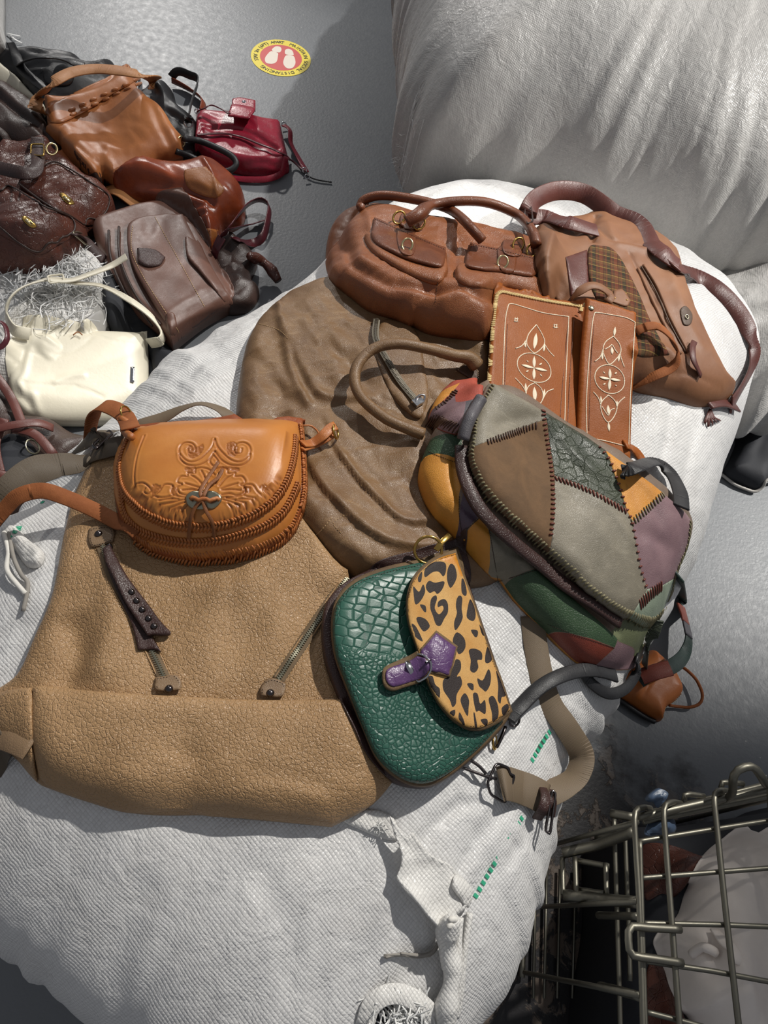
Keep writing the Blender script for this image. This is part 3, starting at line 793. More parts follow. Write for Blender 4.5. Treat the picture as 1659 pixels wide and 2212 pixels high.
for hp in (([(620, 450), (660, 390), (720, 368), (790, 385), (812, 430), (790, 480), (740, 490)], [(610, 465), (735, 500), (740, 570), (715, 670), (650, 712), (570, 715), (500, 690), (482, 610), (530, 530)]),
           ([(878, 470), (900, 430), (960, 420), (1020, 450), (1050, 510), (1040, 545), (900, 530)], [(905, 550), (1045, 560), (1085, 640), (1085, 720), (1040, 790), (970, 810), (900, 790), (850, 720), (855, 640)])):
    for L in hp: flat_poly('footprint', zs_(L), .0012, .0018, M['st_w'], G)
def letters(text, a0, a1, size, rad):
    mb = MB(); n = len(text)
    for k, ch in enumerate(text):
        if ch == ' ': continue
        ang = a0 + (a1 - a0) * k / max(1, n - 1); cu = bpy.data.curves.new('glyph', 'FONT'); cu.body = ch; cu.size = size; cu.align_x = 'CENTER'; cu.extrude = .0002; cu.resolution_u = 2
        o = bpy.data.objects.new('glyph', cu); COL.objects.link(o); dg = bpy.context.evaluated_depsgraph_get(); dg.update(); ev = o.evaluated_get(dg); me = ev.to_mesh()
        V = np.array([v.co[:] for v in me.vertices]); F = [tuple(p.vertices) for p in me.polygons]; ev.to_mesh_clear(); bpy.data.objects.remove(o); bpy.data.curves.remove(cu)
        if len(V) == 0: continue
        b = ang - math.pi / 2; X = c[0] + rad * math.cos(ang) + V[:, 0] * math.cos(b) - V[:, 1] * math.sin(b); Y = c[1] + rad * math.sin(ang) + V[:, 0] * math.sin(b) + V[:, 1] * math.cos(b)
        mb.add(np.stack([X, Y, V[:, 2] + .0017], 1), F)
    mb.build('lettering', M['st_k'], G, False)
up = math.pi / 2 + .12
letters('MAINTAIN SOCIAL DISTANCING', up - .25, up - 3.75, .019, RS * .78); letters('STAY 2m (6FT) APART', up + 2.05, up + .12, .019, RS * .78)

# ------------------------------------------------------------------ the heap at the upper left
z1 = lambda p: Z(p, 0, 60, 2.212)
z2 = lambda p: Z(p, 0, 500, 2.37)
z3 = lambda p: Z(p, 0, 680, 4.425)
SK = thing('torn_sack', 'torn white woven sack spilling plastic strands at the left under the heap', 'sack', (atz([(100, 700)], 0)[0][0], atz([(100, 700)], 0)[0][1], 0), .4)
pad('sack_body', [(-60, 560), (60, 545), (170, 530), (225, 580), (245, 650), (235, 740), (150, 850), (40, 880), (-80, 860), (-120, 700)], M['sack_frill'], SK, H=.13, R=.12, rim=.01, sb=.02, res=.008, wr=[(.02, .06, 1.5, 30, 110), (.008, .025, 2, 70, 111), (.004, .012, 2, 0, 112)])
s_ = shreds('plastic_strands', 420, (110, 608), (62, 34), SK, (.03, .09), .0026, .02); s_['kind'] = 'stuff'
pad('crumpled_scrap', z2([(410, 490), (470, 430), (560, 390), (600, 470), (540, 520), (460, 520)]), M['sack_far'], SK, H=.02, R=.02, rim=.002, sb=.01, res=.005, base=.02, wr=[(.008, .02, 2, 0, 113)])
G = thing('black_cloth', 'crumpled black cloth lying between the cream bag and the brown satchel', 'cloth', base_of((290, 680)), 0)
pad('cloth', [(225, 590), (250, 580), (290, 640), (330, 700), (370, 760), (400, 800), (340, 830), (320, 770), (250, 740), (225, 660)], M['blackcloth'], G, H=.05, R=.04, rim=.006, sb=.03, res=.007, wr=[(.01, .03, 2, 120, 114)])
# black shiny bags
G = thing('black_handbag', 'crumpled shiny black leather bag with loose straps behind the tan tote, topmost at the left', 'bag', base_of((150, 200)), img_angle((150, 200)), 'bags in the heap at the upper left')
pad('bag_body', z1([(-60, 150), (0, 100), (50, 90), (60, 160), (160, 140), (300, 165), (400, 185), (440, 220), (560, 200), (560, 330), (400, 400), (200, 420), (80, 300), (-60, 300)]), M['black'], G, H=.10, R=.09, rim=.008, sb=.03, res=.007, wr=[(.012, .05, 2.5, 30, 115), (.006, .02, 3, 20, 116)], off=.03)
pad('front_pocket', z1([(212, 190), (300, 180), (350, 215), (330, 270), (240, 270), (210, 240)]), M['black'], G, H=.01, R=.02, rim=.003, sb=.015, res=.005, base=.004)
strap('strap', z1([(50, 70, .03, 40), (75, 130, .02, 20), (100, 190, .012), (150, 240, .012), (230, 300, .012)]), .03, .004, M['black'], G)
strap('strap', z1([(90, 175, .01), (150, 150, .03, 20), (230, 140, .03, 20), (330, 160, .02), (400, 180, .01)]), .028, .004, M['black'], G)
G = thing('black_handbag', 'shiny crumpled black bag with a long strap loop, squeezed between tan tote and red bag', 'bag', base_of((370, 250)), img_angle((370, 250)), 'bags in the heap at the upper left')
pad('bag_body', z1([(700, 290), (780, 280), (830, 310), (850, 370), (920, 430), (960, 500), (940, 590), (860, 650), (700, 660), (560, 560), (620, 380)]), M['black'], G, H=.08, R=.07, rim=.006, sb=.03, res=.006, wr=[(.012, .04, 2, -40, 117), (.005, .02, 2, -40, 118)], off=.03)
strap('strap', z1([(900, 450, .03, 70), (905, 400, .05, 80), (920, 340, .05, 80), (945, 250, .04, 80), (900, 225, .04, 80), (850, 205, .05, 80), (820, 235, .03, 80)]), .026, .004, M['black'], G, clear=True)
strap('strap_back', z1([(820, 250, .02, 75), (870, 275, .014, 70), (930, 310, .014, 60), (970, 350, .014, 60), (965, 400, .01, 60)]), .026, .004, M['rust'], G)
cord('tube_handle', z1([(880, 530, .03), (950, 540, .05), (1040, 575, .06), (1110, 615, .06), (1128, 655, .05), (1090, 685, .04), (1020, 680, .03)]), .009, M['blackstrap'], G)
cord('tube_handle', z1([(840, 590, .03), (900, 610, .03), (960, 640, .02), (1000, 660, .01)]), .009, M['black'], G)
ring('ring', hit(z1([(900, 455)]), .02)[0], .011, .0022, M['chrome'], G, (.3, -.5, 1)); ring('ring', hit(z1([(866, 545)]), .02)[0], .014, .0022, M['brass_lt'], G, (1, -.3, .4))
# cream edge and dark brown bag at the far left
G = thing('cream_bag', 'cream fabric bag edge showing between black bag and dark brown bag at the left', 'bag', base_of((30, 190)), 0, 'bags in the heap at the upper left')
pad('panel', z1([(-40, 140), (0, 175), (90, 250), (170, 330), (215, 380), (200, 440), (60, 380), (-60, 300)]), M['cream'], G, H=.04, R=.03, rim=.006, sb=.02, res=.007)
G = thing('brown_handbag', 'very dark brown leather bag at the left edge above the pocketed brown bag', 'bag', base_of((50, 260)), img_angle((50, 260)))
pad('bag_body', z1([(-60, 230), (0, 260), (60, 280), (110, 320), (200, 410), (260, 500), (300, 570), (290, 610), (220, 590), (120, 600), (40, 590), (-60, 580)]), M['choc2'], G, H=.10, R=.07, rim=.01, sb=.03, res=.006, off=.04, wr=[(.006, .05, 2, -50, 119), (.002, .02, 3, -50, 120)], folds=[(z1([(0, 350), (100, 430), (220, 510), (290, 560)]), -.02, .012, 'r')])
strap('strap', z1([(-40, 470, .01), (10, 500, .02), (50, 550, .02), (120, 570, .012)]), .022, .004, M['choc2'], G)
# orange document folder between
for k, (L, lab) in enumerate((([(280, 600), (330, 620), (430, 700), (500, 770), (450, 790), (350, 720), (270, 650)], 'flat orange tan leather folder edge sticking out beneath the tan tote, nearer the pocketed bag'), ([(330, 560), (400, 600), (520, 720), (530, 760), (480, 740), (380, 660)], 'dark tan leather folder edge directly beneath the tan tote'))):
    G = thing('leather_folder', lab, 'folder', base_of(z1([L[0]])[0][:2]), 0); pad('cover', z1(L), M['shop_orange'] if k == 0 else M['choc2'], G, H=.05 + .012 * k, R=.01, rim=.03, sb=.02, res=.006)
# tan tote
px = z1([(550, 450)])[0]; G = thing('tote_bag', 'open saddle tan leather tote with a slit laced collar and one flat handle, upper left', 'bag', base_of(px[:2]), img_angle(px[:2]), 'bags in the heap at the upper left')
pad('bag_body', z1([(192, 400, 1), (330, 325), (480, 255), (622, 185, 1), (660, 240), (720, 300), (800, 380), (868, 455, 1), (866, 565, 1), (790, 600), (700, 648), (600, 690), (540, 715), (470, 660), (440, 600), (395, 612), (330, 560), (280, 500), (240, 450)]),
    M['tote'], G, H=.06, R=.04, rim=.012, sb=.06, res=.006, off=.05, base=.012, wr=[(.005, .08, 1.5, -30, 121), (.0015, .02, 2, -30, 122)], folds=[(z1([(690, 300), (740, 400), (800, 520)]), -.008, .014, 'r'), (z1([(430, 590), (560, 640), (700, 620), (850, 540)]), .006, .014, 'r')])
pad('collar', z1([(192, 400, 1), (330, 322), (480, 250), (622, 185, 1), (655, 245, 1), (600, 280), (500, 340), (400, 405), (300, 450), (240, 448, 1)]), M['tote'], G, H=.006, R=.006, rim=.003, sb=.012, res=.005, base=.002)
mb = MB()
for k in range(7):
    t = k / 6; x = 330 + (640 - 330) * t; y = 405 + (262 - 405) * t
    for dx, dy in ((0, -10), (8, 12)):
        q = hit(z1([(x + dx, y + dy)]), .001)[0]; q2 = hit(z1([(x + dx + 26, y + dy - 10)]), .001)[0]; V, F = capsule(q, q2, .0045, 8); mb.add(V, F)
mb.build('collar_lacing', M['tote'], G)
strap('handle', z1([(186, 402, .01, 20), (170, 376, .04, 20), (186, 332, .06, 10), (250, 264, .08, 5), (340, 214, .09, 0), (450, 197, .09, 0), (560, 204, .08, 0), (680, 226, .06, 10), (740, 247, .03, 20), (720, 274, .012, 0)]), .042, .004, M['tote_strap'], G, clear=True)
# red bag
px = z1([(1150, 560)])[0]; G = thing('red_handbag', 'glossy crimson red leather shoulder bag with open snap tab lying on bare floor', 'bag', base_of(px[:2]), img_angle(px[:2]), 'bags in the heap at the upper left')
pad('bag_body', z1([(938, 408, 1), (1000, 420), (1100, 425), (1200, 440), (1340, 462, 1), (1358, 540), (1380, 640), (1372, 672), (1280, 690), (1180, 685), (1050, 650), (960, 600), (930, 560), (932, 480)]), M['red'], G, H=.055, R=.035, rim=.008, sb=.02, res=.005, off=.02,
    wr=[(.007, .06, 2, 0, 123), (.003, .02, 2.5, -10, 124)], folds=[(z1([(950, 510), (1080, 500), (1200, 530), (1320, 590)]), -.008, .006, 'r'), (z1([(960, 590), (1100, 650), (1240, 650), (1350, 655)]), -.008, .006, 'r'), (z1([(1340, 470), (1350, 600)]), .003, .004, 'r')])
pad('snap_tab', z1([(1112, 340, 1), (1150, 335), (1220, 348, 1), (1218, 390), (1195, 432, 1), (1088, 425, 1)]), M['red'], G, H=.004, R=.004, rim=.003, sb=.02, res=.005, base=.03)
stud('snap', z1([(1166, 353)])[0], .0075, M['chrome'], G, .003)
strap('shoulder_strap', z1([(945, 400, .012), (975, 385, .03, 30), (1010, 370, .04, 40), (1060, 390, .035, 40), (1095, 410, .03, 20)]), .014, .003, M['maroon'], G)
strap('shoulder_strap', z1([(940, 512, .004), (1050, 505, .006), (1150, 520, .006), (1250, 560, .008), (1330, 590, .01), (1400, 640, .012), (1460, 690, .008)]), .008, .003, M['maroon'], G)
strap('shoulder_strap', z1([(1355, 465, .02), (1385, 490, .03, 30), (1390, 550, .02, 30), (1420, 610, .01, 20), (1465, 690, .006)]), .016, .003, M['red'], G)
strap('shoulder_strap', z1([(1380, 620, .01, 40), (1350, 690, .012, 40), (1280, 722, .012, 40), (1180, 725, .01, 30), (1100, 715, .008)]), .018, .003, M['red'], G)
cord('strap_end', z1([(1465, 705, .004), (1510, 725, .003), (1585, 738, .002)]), .0022, M['black'], G)
for q in ((1357, 462), (1455, 680), (1468, 712), (942, 398)): ring('ring', hit(z1([q]), .012)[0], .007, .0018, M['chrome'], G, (.4, -.5, 1))
# rust bag
px = z1([(900, 780)])[0]; G = thing('rust_handbag', 'rust red polished leather bag with ochre corner patches, below the tan tote', 'bag', base_of(px[:2]), img_angle(px[:2]), 'bags in the heap at the upper left')
pad('bag_body', z1([(548, 700), (600, 680), (700, 675), (880, 672), (960, 648), (1030, 665), (1090, 705), (1150, 760), (1172, 810), (1160, 880), (1100, 915), (1055, 940), (1045, 1000), (1010, 1055), (960, 1000), (900, 920), (760, 840), (640, 800), (550, 760)]), M['rust'], G, H=.12, R=.075, rim=.012, sb=.04, res=.006, off=.05, wr=[(.006, .05, 2.5, -30, 125), (.002, .02, 3, -30, 126)],
    folds=[(z1([(560, 720), (700, 740), (880, 790), (1020, 850)]), -.02, .014, 'r'), (z1([(980, 680), (1030, 780), (1040, 920)]), .008, .006, 'r'), (z1([(1040, 900), (1110, 870), (1165, 820)]), .006, .006, 'r'), (z1([(760, 820), (900, 850), (1000, 880)]), -.008, .006, 'r'), (z1([(820, 850), (920, 885), (1000, 905)]), -.007, .005, 'r')])
pad('corner_patch', z1([(880, 690), (920, 672), (985, 665, 1), (1040, 730), (1070, 775), (1030, 815), (960, 808), (900, 770)]), M['rust_lt'], G, H=.003, R=.004, rim=.001, sb=.012, res=.005)
pad('corner_patch', z1([(958, 965, 1), (1000, 960), (1048, 970, 1), (1042, 1005), (1010, 1052), (970, 1010)]), M['rust_lt'], G, H=.003, R=.004, rim=.001, sb=.012, res=.005)
strap('short_strap', z1([(490, 780, .01), (560, 775, .03), (640, 830, .03), (705, 880, .02)]), .04, .005, M['tote_strap'], G); ring('ring', hit(z1([(705, 875)]), .02)[0], .012, .002, M['silver_old'], G, (.3, -.4, 1))
# burgundy straps and crumpled brown bag by the sack edge
G = thing('brown_handbag', 'small crumpled dark brown leather bag on the floor beside the middle sack edge', 'bag', base_of((530, 580)), 0)
pad('bag_body', z1([(1060, 1030), (1120, 1010), (1190, 1060), (1230, 1110), (1200, 1200), (1240, 1260), (1180, 1340), (1060, 1340), (1030, 1200), (1020, 1100)]), M['choc2'], G, H=.07, R=.06, rim=.006, sb=.03, res=.006, off=.02, wr=[(.014, .04, 1.5, 0, 127), (.006, .02, 2, 60, 128)])
cord('twisted_handle', z1([(1190, 1090, .02), (1240, 1110, .03), (1290, 1150, .02), (1330, 1210, .008)]), .014, M['choc'], G, scale=[.7, 1.2, .8, 1.2, .8])
G = thing('maroon_strap', 'looped maroon leather strap lying on the floor right of the rust bag', 'strap', base_of((550, 470)), 0)
for L in ([(1060, 1000, .04, 50), (1110, 930, .05, 60), (1180, 850, .05, 70), (1240, 822, .04, 70), (1285, 850, .03, 70), (1280, 920, .02, 60), (1255, 1000, .012, 50), (1200, 1030, .01, 30), (1120, 1010, .01)], [(1100, 960, .02, 30), (1180, 945, .02, 40), (1260, 920, .02, 40)], [(1060, 1000, .03, 20), (1030, 1060, .02), (1020, 1110, .01)]):
    strap('strap_loop', z1(L), .024, .003, M['maroon'], G)
# pocketed brown bag
px = z1([(230, 850)])[0]; G = thing('pocketed_bag', 'wrinkled chocolate brown leather bag with two front pockets and gold clasps, left edge', 'bag', base_of(px[:2]), img_angle(px[:2]), 'bags in the heap at the upper left')
pad('bag_body', z1([(-60, 620), (0, 590), (80, 560), (160, 530), (240, 550), (290, 610), (400, 700), (528, 790), (530, 850), (460, 920), (350, 1000), (250, 1070), (150, 1112), (60, 1100), (-60, 1060)]), M['choc'], G, H=.09, R=.06, rim=.015, sb=.035, res=.006, off=.05, wr=[(.004, .05, 2, -30, 129), (.002, .018, 2, 30, 130)], folds=[(z1([(0, 720), (120, 640), (230, 580)]), -.006, .006, 'r'), (z1([(0, 1060), (160, 1080), (350, 980), (520, 860)]), -.008, .005, 'r')])
for L, q in (([(90, 745), (160, 690), (250, 640), (330, 672), (430, 735), (518, 800), (512, 868), (470, 915), (410, 945), (340, 900), (220, 840)], (318, 820)), ([(-60, 790), (0, 775), (60, 762), (200, 845), (340, 908), (352, 975), (270, 1030), (180, 1072), (80, 1020), (-60, 930)], (137, 930))):
    pk = pad('pocket', z1(L), M['choc'], G, H=.022, R=.02, rim=.008, sb=.02, res=.005, wr=[(.004, .03, 2, 20, 131), (.003, .012, 2.5, 50, 132)], off=.01)
    O = z1(L); cord('piping', [(a, b, .002) for a, b in O + O[:1]], .0022, M['choc2'], pk)
    cl = pad('clasp', z1([(q[0] - 34, q[1] - 22), (q[0] - 6, q[1] - 26), (q[0] + 36, q[1] + 12), (q[0] + 32, q[1] + 24), (q[0] + 4, q[1] + 20)]), M['gold'], pk, H=.004, R=.003, rim=.002, sb=.01, res=.004)
    V, F = sweep(hit(z1([(q[0] - 14, q[1] - 14), (q[0] + 16, q[1] + 10)]), .005), rect(.008, .004)); mesh_obj('clasp_bar', V, F, M['brass_lt'], cl)
strap('buckle_strap', z1([(180, 525, .01), (178, 570, .012), (182, 640, .014), (160, 690, .02, 20), (90, 690, .03, 30), (-40, 660, .03, 30)]), .034, .005, M['dkbrown'], G)
frame_loop('buckle', [hit(z1([q]), .022)[0] for q in ((148, 556), (210, 556), (210, 612), (148, 608))], .0024, M['gold'], G); ring('ring', hit(z1([(247, 580)]), .03)[0], .016, .003, M['brass_lt'], G, (.6, -.3, .8), .8)
strap('side_strap', z1([(340, 985, .01), (400, 1010, .014), (450, 1060, .012), (500, 1110, .008)]), .026, .004, M['dkbrown'], G); frame_loop('side_buckle', [hit(z1([q]), .022)[0] for q in ((345, 980), (375, 975), (435, 1010), (415, 1040))], .0024, M['silver_old'], G)
# satchel
px = (370, 600); G = thing('satchel', 'mauve brown leather satchel with a long tab and stitched edges, left of the middle sack', 'bag', base_of(px), img_angle(px), 'bags in the heap at the upper left')
pad('bag_body', [(205, 500), (240, 480), (330, 458), (400, 462, 1), (440, 520), (475, 590), (506, 648), (500, 668, 1), (440, 700), (372, 752, 1), (355, 735), (300, 690), (262, 640), (230, 580), (212, 540)], M['satchel'], G, H=.07, R=.03, rim=.03, stiff=70, res=.006, wr=[(.004, .06, 2, -60, 133)])
pad('flap', [(282, 478), (330, 462), (395, 462, 1), (430, 530), (462, 595), (485, 650, 1), (440, 690), (400, 715), (385, 728), (365, 700), (330, 650), (295, 590), (278, 545), (274, 505)], M['satchel'], G, H=.012, R=.012, rim=.006, sb=.02, res=.005, base=.006, off=.01, wr=[(.002, .03, 2, -60, 134)])
stitches('stitching', [[(286, 490), (284, 540), (305, 590), (345, 655), (385, 715)], [(335, 470), (385, 560), (440, 660)]], M['thread_tan'], G, .008, .005, .0008)
pad('closing_tab', [(296, 536, 1), (335, 540), (357, 556, 1), (345, 572), (318, 576), (297, 565, 1)], M['rust_lt'], G, H=.006, R=.004, rim=.003, sb=.012, res=.004, base=.002).data.materials[0] = M['dkbrown']
pad('long_tab', [(400, 520), (405, 512), (430, 525), (445, 555), (470, 600), (502, 648), (492, 656), (460, 620), (430, 585), (405, 555)], M['satchel'], G, H=.007, R=.004, rim=.004, sb=.012, res=.004, base=.003)
pad('lower_tab', [(360, 678), (375, 676), (382, 700), (378, 722), (362, 716)], M['satchel'], G, H=.006, R=.004, rim=.003, sb=.012, res=.004, base=.002)
for k in range(2): cord('gusset_edge', [(235 + 22 * k, 498 - 8 * k, .004), (240 + 20 * k, 560, .004), (275 + 20 * k, 640, .004), (330 + 16 * k, 705 - 4 * k, .004)], .0035, M['choc2'], G)
# cream bag
px = (180, 820); G = thing('cream_handbag', 'smooth cream white leather shoulder bag with a buckled strap, left of the middle sack', 'bag', base_of(px), img_angle(px), 'bags in the heap at the upper left')
pad('bag_body', z3([(290, 157, 1), (700, 190), (1100, 200), (1418, 214, 1), (1421, 480), (1421, 900, 1), (1100, 1050, 1), (820, 1052), (500, 1045), (350, 1015), (230, 960), (150, 860), (105, 740), (98, 640), (120, 500), (170, 370), (250, 240)]), M['cream'], G, H=.05, R=.05, rim=.012, stiff=70, res=.005, off=.035, wr=[(.003, .08, 1.5, 20, 135)],
    folds=[(z3([(262, 220), (225, 450), (220, 700), (285, 880)]), .004, .006, 'r'), (z3([(270, 300), (600, 310), (900, 325), (1150, 365), (1420, 350)]), -.002, .0025, 'v'), (z3([(310, 815), (600, 800), (740, 780), (1000, 830)]), -.0025, .003, 'v'), (z3([(580, 770), (700, 710), (830, 680)]), .003, .007, 'r'), (z3([(380, 900), (410, 1000)]), .004, .008, 'r'), (z3([(230, 880), (330, 960)]), -.006, .008, 'r')])
strap('metal_plate', z3([(1266, 500, .001), (1264, 570, .001), (1262, 645, .001)]), .010, .003, M['chrome'], G)
strap('shoulder_strap', [(64, 722, .008, 50), (30, 712, .02, 60), (14, 680, .03, 70), (22, 645, .04, 60), (55, 618, .045, 45), (110, 603, .045, 30), (160, 610, .05, 30), (220, 618, .05, 30), (275, 645, .05, 30), (325, 682, .04, 45), (350, 718, .03, 70), (346, 736, .02, 80), (322, 742, .01, 80)], .028, .004, M['cream'], G)
strap('strap_tail', [(105, 604, .058, 25), (150, 606, .06, 25), (200, 590, .07, 25), (240, 574, .07, 20), (273, 554, .07, 15)], .026, .004, M['cream'], G)
frame_loop('strap_buckle', [hit([q], .066)[0] for q in ((102, 596), (136, 592), (138, 608), (106, 612))], .0022, M['cream'], G)
cord('zip_cord', [(158, 724, .008), (168, 716, .012), (178, 724, .008)], .0014, M['rust_lt'], G)
# dark strappy bag bottom left
px = (60, 970); G = thing('brown_handbag', 'dark brown bag with crossing reddish straps in the shade, below the cream bag', 'bag', base_of(px), 0)
pad('bag_body', [(-60, 790), (0, 815), (35, 870), (60, 915), (120, 925), (165, 945), (220, 960), (200, 1000), (120, 1080), (40, 1130), (-60, 1160)], M['choc2'], G, H=.10, R=.06, rim=.01, sb=.03, res=.006, off=.03, wr=[(.01, .05, 1.5, 30, 136)])
for L in ([(-20, 800, .02), (5, 830, .03), (28, 868, .03), (46, 912, .02)], [(-20, 930, .03), (30, 918, .04), (80, 913, .03), (115, 925, .012)], [(30, 926, .02), (75, 938, .03), (110, 975, .02), (120, 990, .008)], [(-20, 1020, .02), (20, 1030, .02), (60, 1040, .01)], [(10, 905, .02), (-10, 960, .02), (0, 1020, .01)]):
    strap('strap', L, .020, .004, M['wine'], G)
ring('ring', hit([(70, 965)], .02)[0], .016, .002, M['silver_old'], G, (.7, .2, .6)); pad('lining', [(5, 950), (50, 945), (85, 990), (60, 1050), (0, 1060)], M['blackcloth'], G, H=.01, R=.02, rim=.003, sb=.02, res=.006)
G = thing('maroon_strap', 'thin maroon strap end curling in from the left edge beside the cream bag strap', 'strap', base_of((10, 720)), 0)
strap('strap_loop', [(-20, 690, .03, 30), (8, 700, .03, 40), (16, 728, .03, 50), (4, 748, .03, 30), (-20, 755, .03)], .012, .003, M['maroon'], G)
# scraps on the floor, sack at the top left
G = thing('woven_sack', 'white woven sack whose edge just shows at the top left corner', 'sack', atz([(-60, 40)], 0)[0], 0)
pad('sack_body', [(-200, -40), (0, -60), (9, -20), (9, 60), (4, 100), (-60, 130), (-220, 120)], M['sack_frill'], G, H=.2, R=.08, rim=.03, sb=.02, res=.012, wr=[(.01, .05, 2, 80, 137)])
G = thing('plastic_scrap', 'small curled white plastic scrap on the floor above the black bag', 'scrap', base_of((32, 80)), 0)
for L in ([(14, 72, .004), (28, 74, .012), (44, 78, .004)], [(22, 76, .003), (32, 84, .01), (48, 93, .003)]): strap('scrap_strip', L, .005, .0006, M['shred'], G)

# ------------------------------------------------------------------ right side
zr = lambda p: Z(p, 1250, 950, 3.159)
px = (1620, 980); G = thing('black_bag', 'black cloth bag with pale grey piping on the floor at the right edge', 'bag', base_of(px), 0)
BB = zr([(1010, -180), (1070, 0), (1030, 130), (980, 240), (1060, 300), (1200, 352), (1255, 320), (1290, 270), (1500, 260), (1500, -250), (1200, -200)])
pad('bag_body', BB, M['blackcloth'], G, H=.06, R=.04, rim=.006, sb=.03, res=.006, wr=[(.006, .05, 1.5, 50, 138)])
cord('piping', zr([(975, 236, .006), (1060, 300, .006), (1140, 335, .006), (1205, 354, .006), (1255, 322, .006), (1292, 270, .006), (1400, 262, .006)]), .0042, M['greypipe'], G)
px = (1410, 1490); G = thing('tan_pouch', 'small orange tan leather pouch with a thin cord loop on the floor beside the sack', 'pouch', base_of((1440, 1500)), img_angle((1440, 1500)))
pad('pouch_body', zr([(490, 1435), (560, 1480), (640, 1560), (695, 1660), (705, 1720), (665, 1775), (595, 1825, 1), (572, 1912, 1), (515, 1895), (370, 1800), (270, 1745, 1), (255, 1640), (320, 1550), (400, 1500)]), M['shop_orange'], G, H=.05, R=.035, rim=.01, sb=.02, res=.004, off=.02, wr=[(.003, .04, 2, 60, 139)], folds=[(zr([(440, 1640), (400, 1720), (370, 1790)]), .004, .008, 'r'), (zr([(470, 1650), (430, 1740)]), -.003, .005, 'r')])
cord('cord_loop', zr([(690, 1540, .01), (750, 1580, .02), (810, 1650, .02), (845, 1740, .02), (825, 1800, .015), (760, 1825, .01), (680, 1822, .006), (620, 1812, .006)]), .0035, M['tan_strap'], G)
cord('edge_binding', zr([(240, 1748, .006), (330, 1810, .006), (430, 1878, .006), (520, 1925, .006)]), .006, M['black'], G)
stitches('stitching', [zr([(700, 1735), (660, 1780), (592, 1830), (575, 1895)])], M['thread_tan'], G, .006, .004, .0006)

# ------------------------------------------------------------------ wire crate
zc_ = lambda p: Z(p, 1100, 1560, 2.968)
def W3(pts): return np.array([atz([zc_([(x, y)])[0]], z)[0] for x, y, z in pts])
CR_ = thing('wire_crate', 'grey zinc wire mesh crate full of leather goods in the lower right corner', 'crate', (*atz([(1500, 1950)], 0)[0][:2], 0), 0)
def wire(name, pts, r=.0042, par=CR_, smooth=True):
    P = W3(pts); P = resample(catmull(P, 10) if smooth and len(P) > 2 else P, .01); V, F = sweep(P, circ(r, 8)); return mesh_obj(name, V, F, M['wire'], par)
LZ = .52
c00 = W3([(830, 590, LZ)])[0]
# lid wires running toward the viewer, bending down over the far rim
for L in ([(905, 552, LZ - .05), (850, 548, LZ - .012), (806, 590, LZ), (812, 800, LZ), (835, 1200, LZ), (858, 1935, LZ), (864, 2100, LZ)],
          [(1100, 520, LZ - .05), (1040, 515, LZ - .012), (993, 560, LZ), (1006, 800, LZ), (1040, 1250, LZ), (1092, 1935, LZ), (1105, 2100, LZ)],
          [(1400, 440, LZ - .05), (1350, 440, LZ - .012), (1316, 480, LZ), (1335, 700, LZ), (1390, 1230, LZ), (1470, 1935, LZ), (1490, 2100, LZ)],
          [(1760, 330, LZ - .05), (1700, 340, LZ - .012), (1670, 390, LZ), (1690, 700, LZ), (1760, 1300, LZ), (1850, 2100, LZ)], [(2110, 240, LZ - .05), (2060, 250, LZ - .012), (2030, 300, LZ), (2070, 700, LZ), (2150, 1300, LZ), (2260, 2100, LZ)]): wire('lid_wire', L)
wire('lid_wire', [(838, 760, LZ), (850, 1200, LZ), (872, 1935, LZ), (878, 2100, LZ)], .0036)
for L in ([(820, 765, LZ - .008), (1280, 690, LZ - .008), (2110, 562, LZ - .008)], [(830, 1000, LZ - .008), (1280, 965, LZ - .008), (2130, 900, LZ - .008)], [(845, 1287, LZ - .008), (1400, 1300, LZ - .008), (2180, 1335, LZ - .008)],
          [(860, 1530, LZ - .008), (1300, 1595, LZ - .008), (2200, 1765, LZ - .008)], [(870, 1855, LZ - .008), (1180, 1935, LZ - .008), (2230, 2240, LZ - .008)]): wire('lid_wire', L, .0034, smooth=False)
# rim bars
for L, r in (([(815, 612, LZ - .02), (1200, 525, LZ - .02), (2080, 340, LZ - .02)], .0055), ([(880, 585, LZ - .06), (1250, 500, LZ - .06), (2080, 288, LZ - .06)], .0045), ([(860, 640, LZ - .04), (1250, 560, LZ - .04), (2080, 388, LZ - .04)], .004)): wire('rim_bar', L, r, smooth=False)
wire('carry_handle', [(1400, 490, LZ - .02), (1432, 450, LZ), (1438, 350, LZ + .03), (1480, 300, LZ + .04), (1560, 285, LZ + .04), (1610, 340, LZ + .03), (1650, 400, LZ), (1720, 400, LZ - .01)], .006)
wire('rim_loop', [(1250, 475, LZ - .06), (1140, 462, LZ - .05), (1122, 490, LZ - .05), (1128, 520, LZ - .07)], .0042); wire('rim_loop', [(1500, 395, LZ - .06), (1375, 385, LZ - .05), (1360, 410, LZ - .05), (1365, 450, LZ - .07)], .0042)
